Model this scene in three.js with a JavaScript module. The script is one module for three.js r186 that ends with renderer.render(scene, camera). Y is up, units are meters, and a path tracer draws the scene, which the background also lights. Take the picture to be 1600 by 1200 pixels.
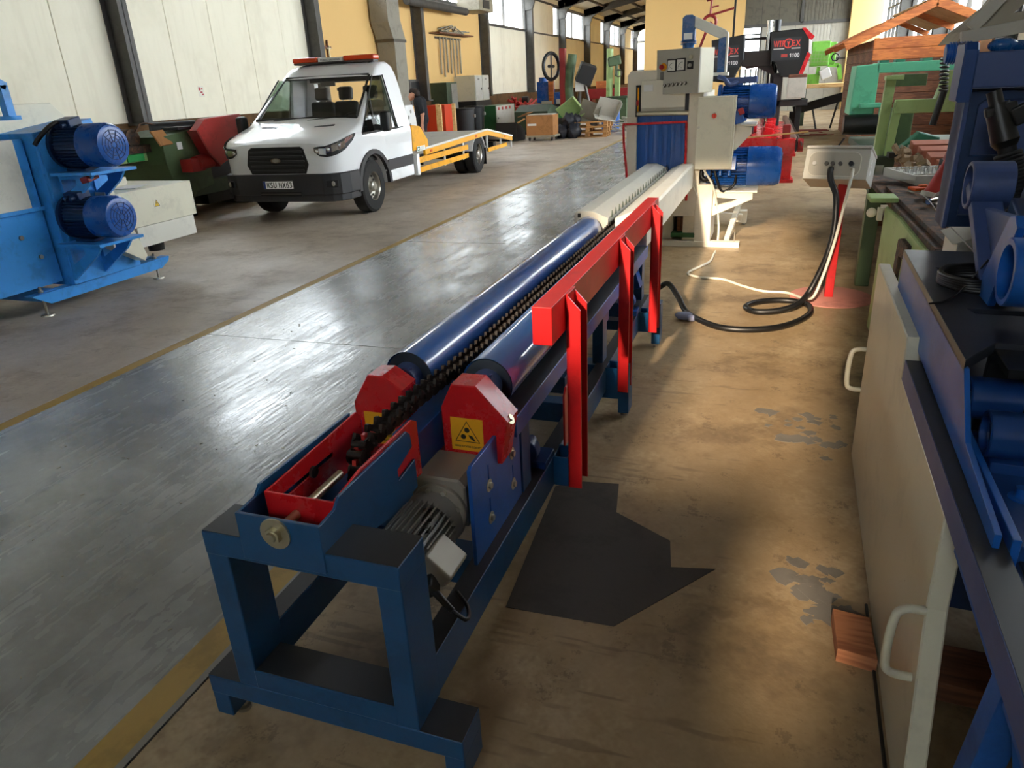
import * as THREE from 'three';
import { mergeGeometries, toCreasedNormals } from 'three/addons/utils/BufferGeometryUtils.js';
import { RoundedBoxGeometry } from 'three/addons/geometries/RoundedBoxGeometry.js';
import { ConvexGeometry } from 'three/addons/geometries/ConvexGeometry.js';
import { MarchingCubes } from 'three/addons/objects/MarchingCubes.js';
import { Brush, Evaluator, SUBTRACTION } from 'three-bvh-csg';

// ---------------------------------------------------------------- camera, sky, sun, exposure
const scene = new THREE.Scene();
const camera = new THREE.PerspectiveCamera(56.83, 4 / 3, 0.05, 300);
{
  // columns: camera right, camera up, camera back, in world axes (y up, the hall runs along -z)
  const m = new THREE.Matrix4().makeBasis(new THREE.Vector3(0.948703,-0.045471,-0.312881), new THREE.Vector3(-0.081823,0.920580,-0.381887), new THREE.Vector3(0.305396,0.387899,0.869636));
  camera.quaternion.setFromRotationMatrix(m);
  camera.position.set(0, 1.62, 0);
}
const SKY = 4.2;
scene.background = new THREE.Color(0.86, 0.94, 1.0);
scene.backgroundIntensity = SKY;
const sun = new THREE.DirectionalLight(new THREE.Color(1, 0.8, 0.58), 2.5);
sun.position.set(-2.9, 11.6, 24);
sun.target.position.set(0, 0, -5);
sun.castShadow = true;
sun.shadow.radius = 4;
sun.shadow.mapSize.set(2048, 2048);
Object.assign(sun.shadow.camera, { left: -16, right: 16, top: 16, bottom: -16, near: 1, far: 90 });
scene.add(sun, sun.target);
const renderer = new THREE.WebGLRenderer({ antialias: true });
renderer.toneMapping = THREE.LinearToneMapping;
renderer.toneMappingExposure = 3.8;
renderer.shadowMap.enabled = true;

// ---------------------------------------------------------------- helpers
let seed = 7;
const rnd = () => { seed = (seed + 0x6d2b79f5) | 0; let t = Math.imul(seed ^ (seed >>> 15), 1 | seed); t = (t + Math.imul(t ^ (t >>> 7), 61 | t)) ^ t; return ((t ^ (t >>> 14)) >>> 0) / 4294967296; };
const rr = (a, b) => a + (b - a) * rnd();
const V = (x, y, z) => new THREE.Vector3(x, y, z);
const PI = Math.PI;

class MB {                                     // collects shapes, merges them into one named mesh
  constructor(ox = 0, oy = 0, oz = 0) { this.o = [ox, oy, oz]; this.l = []; }
  raw(g, m) {
    g = g.index ? g.toNonIndexed() : g.clone();
    if (m) g.applyMatrix4(m);
    for (const k of Object.keys(g.attributes)) if (k !== 'position' && k !== 'normal') g.deleteAttribute(k);
    if (!g.attributes.normal) g.computeVertexNormals();
    this.l.push(g); return this;
  }
  add(g, x = 0, y = 0, z = 0, rx = 0, ry = 0, rz = 0) {
    return this.raw(g, new THREE.Matrix4().compose(V(x, y, z), new THREE.Quaternion().setFromEuler(new THREE.Euler(rx, ry, rz)), V(1, 1, 1)));
  }
  box(x0, x1, y0, y1, z0, z1, b = 0.003) {
    const w = Math.abs(x1 - x0), h = Math.abs(y1 - y0), d = Math.abs(z1 - z0);
    const r = Math.min(b, w * .3, h * .3, d * .3);
    return this.add(b > 0 ? new RoundedBoxGeometry(w, h, d, 1, r) : new THREE.BoxGeometry(w, h, d), (x0 + x1) / 2, (y0 + y1) / 2, (z0 + z1) / 2);
  }
  rbox(w, h, d, x, y, z, rx = 0, ry = 0, rz = 0, b = 0.003) {
    const r = Math.min(b, w * .3, h * .3, d * .3);
    return this.add(b > 0 ? new RoundedBoxGeometry(w, h, d, 1, r) : new THREE.BoxGeometry(w, h, d), x, y, z, rx, ry, rz);
  }
  bar(p, q, w, h, roll = 0, b = 0.003) {       // square bar from p to q
    const a = V(...p), c = V(...q), d = c.clone().sub(a), L = d.length();
    const m = new THREE.Matrix4().lookAt(V(0, 0, 0), d.clone().negate(), Math.abs(d.y / L) > .98 ? V(0, 0, 1) : V(0, 1, 0));
    if (roll) m.multiply(new THREE.Matrix4().makeRotationZ(roll));
    m.setPosition(a.add(c).multiplyScalar(.5));
    return this.raw(b > 0 ? new RoundedBoxGeometry(w, h, L, 1, Math.min(b, w * .3, h * .3)) : new THREE.BoxGeometry(w, h, L), m);
  }
  cyl(p, q, r0, r1 = r0, seg = 20, open = false) {
    const a = V(...p), c = V(...q), d = c.clone().sub(a), L = d.length();
    const m = new THREE.Matrix4().compose(a.clone().add(c).multiplyScalar(.5), new THREE.Quaternion().setFromUnitVectors(V(0, 1, 0), d.normalize()), V(1, 1, 1));
    return this.raw(new THREE.CylinderGeometry(r1, r0, L, seg, 1, open), m);
  }
  lathe(prof, p, dir, seg = 28) {              // prof: [radius, distance along dir]
    const g = new THREE.LatheGeometry(prof.map(([r, h]) => new THREE.Vector2(Math.max(r, 1e-5), h)), seg);
    const m = new THREE.Matrix4().compose(V(...p), new THREE.Quaternion().setFromUnitVectors(V(0, 1, 0), V(...dir).normalize()), V(1, 1, 1));
    return this.raw(toCreasedNormals(g, .6), m);
  }
  ring(p, dir, ro, ri, len, seg = 32) { return this.lathe([[ri, 0], [ro - .003, 0], [ro, .003], [ro, len - .003], [ro - .003, len], [ri, len], [ri, 0]], p, dir, seg); }
  sph(x, y, z, r, sx = 1, sy = 1, sz = 1, seg = 14) { const g = new THREE.SphereGeometry(r, seg, Math.ceil(seg * .7)); g.scale(sx, sy, sz); return this.add(g, x, y, z); }
  tube(pts, r, n = 40, rs = 8, closed = false) { return this.raw(new THREE.TubeGeometry(new THREE.CatmullRomCurve3(pts.map((p) => V(...p)), closed, 'centripetal'), n, r, rs, closed)); }
  prism(pts, axis, a0, a1, b = 0, holes = []) { // axis x: pts (z,y); axis y: pts (x,z); axis z: pts (x,y)
    const L = Math.abs(a1 - a0), lo = Math.min(a0, a1), s = new THREE.Shape(pts.map((p) => new THREE.Vector2(p[0], p[1])));
    for (const h of holes) s.holes.push(new THREE.Path(h.map((p) => new THREE.Vector2(p[0], p[1]))));
    b = Math.min(b, L * .3);
    let g = new THREE.ExtrudeGeometry(s, { depth: L - 2 * b, bevelEnabled: b > 0, bevelSize: b, bevelThickness: b, bevelOffset: -b, bevelSegments: 1, curveSegments: 8 });
    g.translate(0, 0, b);
    const m = new THREE.Matrix4();
    if (axis === 'z') m.makeTranslation(0, 0, lo);
    if (axis === 'x') m.set(0, 0, 1, lo, 0, 1, 0, 0, 1, 0, 0, 0, 0, 0, 0, 1);
    if (axis === 'y') m.set(1, 0, 0, 0, 0, 0, 1, lo, 0, 1, 0, 0, 0, 0, 0, 1);
    g = g.toNonIndexed ? (g.index ? g.toNonIndexed() : g) : g;
    g.applyMatrix4(m);
    if (m.determinant() < 0) flip(g);
    return this.raw(g);
  }
  hull(pts) { return this.raw(new ConvexGeometry(pts.map((p) => V(...p)))); }
  geo() {
    const g = this.l.length === 1 ? this.l[0] : mergeGeometries(this.l);
    g.translate(-this.o[0], -this.o[1], -this.o[2]);
    metricUV(g); return g;
  }
  build(name, mat, parent, label) {
    const m = new THREE.Mesh(this.geo(), mat);
    m.name = parent && parent !== scene ? name : numbered(name); (parent ?? scene).add(m);
    m.castShadow = m.receiveShadow = true;
    if (label) m.userData.label = label;
    return m;
  }
}
function flip(g) {
  for (const k of ['position', 'normal']) {
    const a = g.attributes[k].array;
    for (let i = 0; i < a.length; i += 9) for (let c = 0; c < 3; c++) { const t = a[i + 3 + c]; a[i + 3 + c] = a[i + 6 + c]; a[i + 6 + c] = t; }
  }
  g.computeVertexNormals();
}
function metricUV(g) {                          // uv in metres, by each triangle's main direction
  const p = g.attributes.position.array, n = p.length / 3, uv = new Float32Array(n * 2);
  const a = V(0, 0, 0), b = V(0, 0, 0), c = V(0, 0, 0);
  for (let i = 0; i < n; i += 3) {
    a.fromArray(p, i * 3); b.fromArray(p, i * 3 + 3).sub(a); c.fromArray(p, i * 3 + 6).sub(a); b.cross(c);
    const ax = Math.abs(b.x), ay = Math.abs(b.y), az = Math.abs(b.z), [u, v] = ay >= ax && ay >= az ? [0, 2] : ax >= az ? [2, 1] : [0, 1];
    for (let k = 0; k < 3; k++) { uv[(i + k) * 2] = p[(i + k) * 3 + u]; uv[(i + k) * 2 + 1] = p[(i + k) * 3 + v]; }
  }
  g.setAttribute('uv', new THREE.BufferAttribute(uv, 2));
}
const used = new Map();
function numbered(name) { const n = used.get(name) ?? 0; used.set(name, n + 1); return n ? name + '_' + String(n).padStart(3, '0') : name; }
function thing(name, label, category, [x, y, z] = [0, 0, 0], turn = 0, group) {
  const o = new THREE.Group(); o.name = numbered(name); scene.add(o);
  o.position.set(x, y, z); o.rotation.y = turn; o.userData = { label, category };
  if (group) o.userData.group = group;
  return o;
}
function tag(o, label, category, group, kind) { o.userData.label = label; if (category) o.userData.category = category; if (group) o.userData.group = group; if (kind) o.userData.kind = kind; return o; }
function struct(o) { o.userData.kind = 'structure'; return o; }
function structGroup(name) { const o = new THREE.Group(); o.name = name; o.userData.kind = 'structure'; scene.add(o); return o; }
function copy(o, [x, y, z], turn, label) { const c = o.clone(); c.name = numbered(o.name.replace(/_\d\d\d$/, '')); c.userData = { ...o.userData }; if (label) c.userData.label = label; c.position.set(x, y, z); c.rotation.y = turn; scene.add(c); return c; }
// ---------------------------------------------------------------- procedural textures and materials
function noiseGrid(n, s) { const a = new Float32Array(n * n); let q = s; for (let i = 0; i < a.length; i++) { q = (Math.imul(q, 1664525) + 1013904223) | 0; a[i] = (q >>> 8) / 16777216; } return a; }
function fbm(N, layers) {                       // tiling value noise; layers: [cellsX, cellsY, weight, seed]
  const out = new Float32Array(N * N); let tot = 0;
  for (const [cx, cy, w, s] of layers) {
    tot += w; const M = 256, g = noiseGrid(M, s * 7919 + 13);
    for (let y = 0; y < N; y++) {
      const fy = y / N * cy, iy = Math.floor(fy), ty = fy - iy, sy = ty * ty * (3 - 2 * ty), y0 = (iy % cy) % M, y1 = ((iy + 1) % cy) % M;
      for (let x = 0; x < N; x++) {
        const fx = x / N * cx, ix = Math.floor(fx), tx = fx - ix, sx = tx * tx * (3 - 2 * tx), x0 = (ix % cx) % M, x1 = ((ix + 1) % cx) % M;
        const a = g[y0 * M + x0], b = g[y0 * M + x1], c = g[y1 * M + x0], d = g[y1 * M + x1];
        out[y * N + x] += w * (a + (b - a) * sx + (c + (d - c) * sx - a - (b - a) * sx) * sy);
      }
    }
  }
  for (let i = 0; i < out.length; i++) out[i] /= tot;
  return out;
}
function texOf(N, f, srgb, rep = 1) {           // f(i, rgba array slot) -> [r,g,b] 0..255
  const d = new Uint8Array(N * N * 4);
  for (let i = 0; i < N * N; i++) { const c = f(i); d[i * 4] = c[0]; d[i * 4 + 1] = c[1]; d[i * 4 + 2] = c[2]; d[i * 4 + 3] = 255; }
  const t = new THREE.DataTexture(d, N, N); t.wrapS = t.wrapT = THREE.RepeatWrapping; t.magFilter = THREE.LinearFilter; t.minFilter = THREE.LinearMipmapLinearFilter; t.generateMipmaps = true;
  if (srgb) t.colorSpace = THREE.SRGBColorSpace;
  t.repeat.set(rep, rep); t.needsUpdate = true; return t;
}
const cl = (v) => v < 0 ? 0 : v > 255 ? 255 : v;
const mixc = (a, b, t) => [a[0] + (b[0] - a[0]) * t, a[1] + (b[1] - a[1]) * t, a[2] + (b[2] - a[2]) * t];
const sst = (a, b, v) => { const t = Math.min(1, Math.max(0, (v - a) / (b - a))); return t * t * (3 - 2 * t); };

const nA = fbm(1024, [[5, 5, 1, 1], [11, 11, .7, 2], [27, 27, .45, 3], [61, 61, .3, 4], [160, 160, .22, 5]]);
const nB = fbm(1024, [[7, 7, 1, 11], [17, 17, .8, 12], [41, 41, .6, 13], [110, 110, .5, 14], [250, 250, .5, 15]]);
const nS = fbm(1024, [[90, 8, 1, 21], [190, 22, .8, 22], [24, 6, .8, 23], [240, 60, .5, 24]]);   // streaks along v
const nT = fbm(1024, [[8, 90, 1, 31], [22, 190, .8, 32], [6, 24, .8, 33], [5, 5, .8, 34]]);      // streaks along u

// concrete: worn floor with soft blotches, fine speckle, a few dark scuffs
function concrete(base, dark, pale, k, scale) {
  const map = texOf(1024, (i) => {
    let c = mixc(base, dark, sst(.5, .78, nA[i]) * .42 * k);
    c = mixc(c, pale, sst(.5, .75, nB[i]) * .4 * k);
    c = mixc(c, dark, sst(.66, .76, nB[(i * 3 + 5000) % nB.length]) * .35 * k);
    c = mixc(c, dark, sst(.68, .76, nT[i]) * .3 * k);
    const s = (nB[(i + 77777) % nB.length] - .5) * 34 * k; return [cl(c[0] + s), cl(c[1] + s), cl(c[2] + s)];
  }, true, scale);
  const rough = texOf(1024, (i) => { const v = cl(165 + (nA[i] - .5) * 150); return [v, v, v]; }, false, scale);
  return { map, rough };
}
const bumpFine = texOf(1024, (i) => { const v = cl(nB[i] * 255); return [v, v, v]; }, false, .7);
const bumpStreak = texOf(1024, (i) => { const v = cl(128 + (nS[i] - .5) * 260 + (nB[i] - .5) * 200); return [v, v, v]; }, false, .55);
const cLeft = concrete([186, 172, 155], [138, 122, 107], [206, 194, 178], 1, .36);
const cRight = concrete([158, 135, 102], [92, 76, 58], [188, 168, 134], 1.15, .42);
const cGrey = texOf(1024, (i) => { const c = mixc([166, 168, 166], [142, 143, 140], sst(.42, .7, nA[i])); const s = (nB[i] - .5) * 22 + (nS[i] - .5) * 6; return [cl(c[0] + s), cl(c[1] + s), cl(c[2] + s)]; }, true, .3);
const rGrey = texOf(1024, (i) => { const v = cl(70 + (nS[i] - .5) * 70 + (nA[i] - .5) * 70); return [v, v, v]; }, false, .4);
const smear = texOf(512, (i) => { const j = (i % 512) * 2 + Math.floor(i / 512) * 2048, v = cl(255 - sst(.5, .75, nA[j]) * 26 + (nB[j] - .5) * 14); return [v, v, v]; }, true, 1.1);
const smearW = texOf(512, (i) => { const j = (i % 512) * 2 + Math.floor(i / 512) * 2048, v = cl(255 - sst(.56, .75, nA[j]) * 12 - sst(.62, .74, nB[j]) * 8); return [v, v, v]; }, true, .8);
const roughVar = texOf(512, (i) => { const j = (i % 512) * 2 + Math.floor(i / 512) * 2048, v = cl(232 + (nA[j] - .5) * 50 + (nB[j] - .5) * 30); return [v, v, v]; }, false, 1.5);
const rust = texOf(512, (i) => { const j = (i % 512) * 2 + Math.floor(i / 512) * 2048; const c = mixc([72, 60, 52], [120, 84, 60], sst(.4, .65, nB[j])); return mixc(c, [52, 44, 40], sst(.5, .7, nA[j])); }, true, 3);
const woodTex = (a, b) => texOf(512, (i) => { const j = (i % 512) * 2 + Math.floor(i / 512) * 2048; return mixc(a, b, sst(.38, .66, nT[j])); }, true, .8);
const dirtyPanel = texOf(1024, (i) => { const c = mixc([250, 244, 222], [228, 220, 196], sst(.5, .8, nS[i]) * .22 + sst(.5, .8, nA[i]) * .35); return c.map(cl); }, true, .12);

const std = (color, roughness = .5, metalness = 0, more = {}) => new THREE.MeshStandardMaterial({ color, roughness, metalness, ...more });
const paint = (color, roughness = .38, more = {}) => std(color, roughness, 0, { map: smear, roughnessMap: roughVar, ...more });
const M = {
  floorL: std(0xffffff, .78, 0, { map: cLeft.map, roughnessMap: cLeft.rough, bumpMap: bumpFine, bumpScale: .0016 }),
  floorR: std(0xffffff, .78, 0, { map: cRight.map, roughnessMap: cRight.rough, bumpMap: bumpFine, bumpScale: .0016 }),
  walk: new THREE.MeshPhysicalMaterial({ color: 0xffffff, roughness: .9, ior: 1.75, map: cGrey, roughnessMap: rGrey, bumpMap: bumpStreak, bumpScale: .0012 }),
  lineY: std(0xb2934f, .6, 0, { map: smear }),
  joint: std(0x2c2926, .9),
  blue: paint(0x17508c, .3), blueDeep: paint(0x154a76, .36), blueMid: paint(0x1858aa, .36), blueLight: paint(0x3a97e6, .42), blueMotor: paint(0x1a55a6, .3), blueDark: paint(0x163d78, .4),
  blueGrey: paint(0x3c4f80, .5), blueLeg: paint(0x1a5aa8, .65), navy: paint(0x143058, .42),  // blueGrey: window light put into the moulder's blue
  red: paint(0xc91c22, .3), redRail: paint(0xb91a1d, .36), redDull: paint(0xb8302c, .5), redDark: paint(0x8a1c1c, .5),
  white: paint(0xdedcd0, .4, { map: smearW }), whiteWarm: paint(0xe4ddcb, .42, { map: smearW }), cream: paint(0xdfdac4, .45, { map: smearW }), creamPanel: paint(0xcfcab4, .33, { map: smearW }),
  greyPanel: paint(0xb7b3a6, .45, { map: smearW }), greyLight: paint(0xc6c5bd, .45, { map: smearW }), grey: paint(0x85837c, .5), greyBeige: paint(0xa39a85, .55),
  black: std(0x0c0c0d, .45), rubber: std(0x141415, .75), blackSatin: std(0x151616, .38), darkGrey: std(0x2d2d2e, .55), charcoal: std(0x242322, .6),
  steel: std(0xb4b0a6, .34, .9), steelDark: std(0x5d5a55, .42, .85), chrome: std(0xdcdcdc, .16, 1), zinc: std(0xc6bfa6, .36, .85), alu: std(0x8f8d88, .5, .25), castGrey: std(0x9a9285, .42, .25),
  chain: std(0x6e665e, .6, .3, { map: rust }), rustIron: std(0xffffff, .8, .1, { map: rust }),
  green: paint(0x4d6240, .55), greenDark: paint(0x3a4a35, .6), endCap: std(0x0a1c2c, .5), greenSage: paint(0x9ab573, .5), greenLime: paint(0x7dc04a, .45), greenBright: paint(0x2f9a4e, .45), greenDeep: paint(0x2a5c34, .5), teal: paint(0x66c49c, .45), tealDark: paint(0x357a62, .5),
  yellow: paint(0xf2a900, .4), yellowWall: std(0xe6bd7a, .85), creamWall: std(0xffffff, .8, 0, { map: dirtyPanel }), plinth: std(0xa08a70, .9, 0, { map: cRight.map }), plinthGrey: std(0x8b867a, .9, 0, { map: cLeft.map }),
  steelPost: paint(0x55534f, .6), steelBeam: paint(0x4a4743, .65), sheetGrey: paint(0x8d887b, .6), doorGrey: paint(0x6c675a, .7), topDustShade: std(0x2c2d30, .42, 0, { roughnessMap: roughVar }), tableTop: std(0x2b2e36, .36, 0, { map: smear, roughnessMap: roughVar }), roof: paint(0xb9b2a2, .7),  // top-face charcoal: dust and dark ceiling reflection put into the colour
  wood: std(0xffffff, .7, 0, { map: woodTex([205, 158, 98], [176, 124, 70]) }), woodPale: std(0xffffff, .72, 0, { map: woodTex([226, 190, 132], [205, 160, 100]) }), woodDark: std(0xffffff, .75, 0, { map: woodTex([128, 84, 58], [96, 60, 42]) }), woodOrange: std(0xffffff, .65, 0, { map: woodTex([206, 122, 58], [170, 92, 42]) }),
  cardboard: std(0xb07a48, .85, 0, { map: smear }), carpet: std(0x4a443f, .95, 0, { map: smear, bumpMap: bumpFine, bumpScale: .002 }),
  glass: new THREE.MeshPhysicalMaterial({ color: 0xffffff, roughness: .04, transmission: 1, thickness: 0, ior: 1.45 }),
  glassTint: new THREE.MeshPhysicalMaterial({ color: 0xb4c4bb, roughness: .03, transmission: 1, thickness: 0, ior: 1.5 }),
  amber: new THREE.MeshPhysicalMaterial({ color: 0xe8521a, roughness: .2, transmission: .35, thickness: 0, ior: 1.45 }),
  roller: new THREE.MeshPhysicalMaterial({ color: 0x215aa4, roughness: .35, clearcoat: 1, clearcoatRoughness: .08, map: smear }),
  carWhite: new THREE.MeshPhysicalMaterial({ color: 0xe9eaea, roughness: .3, clearcoat: 1, clearcoatRoughness: .06 }),
  plastic: std(0x2e2e30, .5), orangeStop: std(0xd8401c, .4), rubberHose: std(0x101011, .42), whiteCable: std(0xd9d6c8, .45), skin: std(0xc98f74, .6), hair: std(0x2a1c14, .8), shirt: std(0x11131a, .85), paper: std(0xe8e6e2, .8), orange: std(0xe05a1e, .5), tyre: std(0x1b1a19, .8), pink: std(0xc9867a, .8, 0, { map: smear }),
};
function decal(w, h, px, draw) {                // flat print on a thin plate, w x h metres
  const c = document.createElement('canvas'); c.width = Math.round(w * px); c.height = Math.round(h * px);
  const g = c.getContext('2d'); draw(g, c.width, c.height);
  const t = new THREE.CanvasTexture(c); t.colorSpace = THREE.SRGBColorSpace;
  return new THREE.MeshStandardMaterial({ map: t, roughness: .55 });
}
function plate(name, w, h, mat, parent, x, y, z, rx = 0, ry = 0, rz = 0, thick = .002) {  // printed plate: print on the +z face, plain edge
  const g = new THREE.BoxGeometry(w, h, thick);
  const m = new THREE.Mesh(g, mat); m.name = name; m.position.set(x, y, z); m.rotation.set(rx, ry, rz); m.castShadow = m.receiveShadow = true; parent.add(m); return m;
}
// ---------------------------------------------------------------- the hall
const LX = -10.7, RX = 4.3, ZN = 5, ZF = -36, ZE = -66, RIDGE = -3.2, EAVE = 5.45, RTOP = 7.0;
const bayZ = (k) => -10.81 - 6.02 * k;
{
  const ground = new MB().box(-40, 40, -.5, -.3, -110, 40, 0).build('ground_outside', std(0x8f8b80, .95), scene); struct(ground);
  const floor = structGroup('floor');
  const edge = [ZN, -.69, -4.06, -7.43, -10.8, -17.5, -24.2, -30.9, -44, ZE];
  new MB().box(LX - .2, RX + .2, -.3, -.012, ZE, ZN, 0).build('floor_base', M.joint, floor);
  for (let i = 0; i < edge.length - 1; i++) {
    new MB().box(-3.83, -1.60, -.012, 0, edge[i] - .004, edge[i + 1] + .004, 0).build('walkway_slab', M.walk, floor);
  }
  new MB().box(LX, -3.925, -.012, 0, ZN, ZE, 0).build('concrete_slab', M.floorL, floor);
  new MB().box(-1.462, RX, -.012, 0, ZN, ZE, 0).build('concrete_slab', M.floorR, floor);
  new MB().box(-3.918, -3.83, -.012, .0006, ZN, ZE, 0).build('walkway_line', M.lineY, floor);
  new MB().box(-1.60, -1.492, -.012, .0006, ZN, ZE, 0).build('walkway_line', M.lineY, floor);
  new MB().box(-1.492, -1.468, -.012, .002, ZN, ZE, 0).build('edge_strip', M.alu, floor);
  { const b = new MB(); for (let i = 0; i < 46; i++) { const two = i % 2, cx = two ? rr(.18, .42) : rr(.12, .5), cz = two ? rr(-2.3, -1.98) : rr(-3.6, -3.1), r = rr(.012, .05), q = []; for (let k = 0; k < 11; k++) { const a = k / 11 * PI * 2; q.push([cx + Math.cos(a) * r * rr(.4, 1.5), cz + Math.sin(a) * r * rr(.4, 1.3)]); } b.prism(q, 'y', -.005, .0006 + i * .00001); } b.build('worn_patch', std(0x77726a, .75, 0, { map: smear }), floor).userData.kind = 'stuff'; }
  // cracks and scuffs on the slabs, very shallow
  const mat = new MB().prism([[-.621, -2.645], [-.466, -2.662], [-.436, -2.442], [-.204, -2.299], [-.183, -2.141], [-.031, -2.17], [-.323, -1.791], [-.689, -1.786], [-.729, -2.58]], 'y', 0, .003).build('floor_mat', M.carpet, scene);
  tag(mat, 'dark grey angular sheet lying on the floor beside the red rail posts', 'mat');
}
const wallL = structGroup('wall_left');
{
  const pil = (x, z, s, parent) => {             // I section standing on the plinth, s: side of the hall it projects to
    const b = new MB(), d = .36 * s;
    b.box(x, x + .02 * s, 1.3, EAVE, z - .1, z + .1, 0).box(x + d - .02 * s, x + d, 1.3, EAVE, z - .1, z + .1, 0).box(x, x + d, 1.3, EAVE, z - .008, z + .008, 0);
    b.prism([[0, EAVE + .15], [0, EAVE - .75], [.36, EAVE - .7], [.5, EAVE - .3], [1.0, EAVE - .05], [1.6, EAVE + .33]].map(([a, y]) => [x + a * s, y]), 'z', z - .09, z + .09);
    b.box(x, x + .42 * s, 1.26, 1.3, z - .16, z + .16, 0);
    b.build('column', M.steelPost, parent);
  };
  const win = (x, z0, z1, y0, y1, parent, n, rows = 1) => {
    const f = new MB(), fr = .05;
    f.box(x - .05, x + .05, y0, y0 + fr, z0, z1, 0).box(x - .05, x + .05, y1 - fr, y1, z0, z1, 0);
    for (let i = 0; i <= n; i++) { const z = z0 + (z1 - z0) * i / n; f.box(x - .05, x + .05, y0, y1, z - .03, z + .03, 0); }
    for (let j = 1; j < rows; j++) { const y = y0 + (y1 - y0) * j / rows; f.box(x - .03, x + .03, y - .02, y + .02, z0, z1, 0); }
    const fm = f.build('window_frame', M.steelPost, parent);
    for (let i = 0; i < n; i++) for (let j = 0; j < rows; j++) {
      const a = z0 + (z1 - z0) * i / n, b = z0 + (z1 - z0) * (i + 1) / n, c = y0 + (y1 - y0) * j / rows, d = y0 + (y1 - y0) * (j + 1) / rows;
      new MB().box(x - .003, x + .003, c + .02, d - .02, Math.min(a, b) + .02, Math.max(a, b) - .02, 0).build('pane', M.glass, fm);
    }
  };
  new MB().box(LX - .25, LX + .05, 0, 1.3, ZE, ZN, 0).build('plinth', M.plinth, wallL);
  for (let k = -3; k <= 9; k++) if (bayZ(k) < ZN && bayZ(k) > ZE) pil(LX, bayZ(k) + .1, 1, wallL);
  let wn = 0;
  for (let k = -3; k <= 8; k++) {
    const a = Math.min(bayZ(k), ZN), b = Math.max(bayZ(k + 1), ZE), yel = k === 1 || k === 2;
    const sill = k < 0 ? 5.25 : yel ? 4.35 : k < 3 ? 3.98 : 3.9, top = 5.25, half = k === 4 || k === 6 || k === 8;
    if (a - b < 1) continue;
    if (yel) new MB().box(LX - .15, LX, 1.3, sill, a, b, 0).build('wall_panel', M.yellowWall, wallL);
    else for (let i = 0; i < 5; i++) {
      const p = a - (a - b) * i / 5 - (k === 0 && i > 0 ? .05 : 0), q = a - (a - b) * (i + 1) / 5 - (k === 0 && i < 4 ? .05 : 0);
      new MB().box(LX - .15, LX - rr(0, .006), 1.3, sill, p - .006, q + .006, .012).build('wall_panel', M.creamWall, wallL);
    }
    new MB().box(LX - .19, LX - .15, 1.2, sill - .02, a, b, 0).build('wall_backing', M.charcoal, wallL);
    new MB().box(LX - .12, LX + .05, sill - .06, sill, a, b, 0).box(LX - .12, LX + .04, top, top + .08, a, b, 0).build('girt', M.steelPost, wallL);
    new MB().box(LX - .15, LX, top + .08, EAVE + .12, a, b, 0).build('wall_panel', M.creamWall, wallL);
    if (k < 0) continue;
    const w = structGroup('window_' + (++wn));
    if (half) {
      const m = b + (a - b) * .2;
      new MB().box(LX - .19, LX - .15, sill, top, a, m, 0).build('wall_backing', M.charcoal, wallL);
      for (let i = 0; i < 4; i++) new MB().box(LX - .15, LX - rr(0, .006), sill, top, a - (a - m) * i / 4 - .006, a - (a - m) * (i + 1) / 4 + .006, .012).build('wall_panel', M.creamWall, wallL);
      win(LX - .07, m, b + .15, sill, top, w, 1);
    } else win(LX - .07, a - .15, b + .15, sill, top, w, k === 7 ? 3 : 2);
  }
  // right wall
  const wallR = structGroup('wall_right');
  new MB().box(RX - .05, RX + .25, 0, 1.3, ZF, ZN, 0).build('plinth', M.plinth, wallR);
  for (let k = -2; k <= 3; k++) pil(RX, bayZ(k) + .1, -1, wallR);
  for (let k = -3; k <= 3; k++) {
    const a = Math.min(bayZ(k), ZN), b = Math.max(bayZ(k + 1), ZF);
    if (a - b < .5) continue;
    const sill = k < -1 ? 5.25 : k < 0 ? 3.5 : 2.2;
    for (let i = 0; i < 5; i++) new MB().box(RX + rr(0, .006), RX + .15, 1.3, sill, a - (a - b) * i / 5 - .006, a - (a - b) * (i + 1) / 5 + .006, .012).build('wall_panel', M.creamWall, wallR);
    new MB().box(RX + .15, RX + .19, 1.2, sill - .02, a, b, 0).build('wall_backing', M.charcoal, wallR);
    new MB().box(RX - .04, RX + .12, sill - .06, sill, a, b, 0).box(RX - .04, RX + .12, 5.25, 5.33, a, b, 0).build('girt', M.steelPost, wallR);
    new MB().box(RX, RX + .15, 5.33, EAVE + .12, a, b, 0).build('wall_panel', M.creamWall, wallR);
    if (k < -1) continue;
    const w = structGroup('window_' + (++wn));
    win(RX + .07, a - .15, b + .15, sill, 5.25, w, k === 3 ? 6 : 4, k === 3 ? 4 : 2);
  }
  // roof: two slopes, portal frames, purlins
  const roof = structGroup('ceiling');
  for (const s of [-1, 1]) {
    const x0 = s < 0 ? LX - .4 : RX + .4, y0 = EAVE - .08;
    const pts = [[RIDGE, RTOP], [x0, y0 + .1], [x0, y0 + .25], [RIDGE, RTOP + .15]];
    for (let k = -3; k <= 8; k++) {
      const a = Math.min(bayZ(k), ZN), b = Math.max(bayZ(k + 1), ZE); if (a - b < .5) continue;
      new MB().prism(pts, 'z', b, a).build('roof_panel', M.roof, roof);
      if (k < -2) continue;
    }
    for (let k = -2; k <= 9; k++) {
      const z = Math.max(bayZ(k) + .1, ZE + .1);
      const xe = s < 0 ? LX : RX;
      new MB().prism([[RIDGE, RTOP - .02], [xe, EAVE + .1], [xe, EAVE - .28], [RIDGE, RTOP - .38]], 'z', z - .09, z + .09).build('rafter', M.steelBeam, roof);
    }
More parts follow.
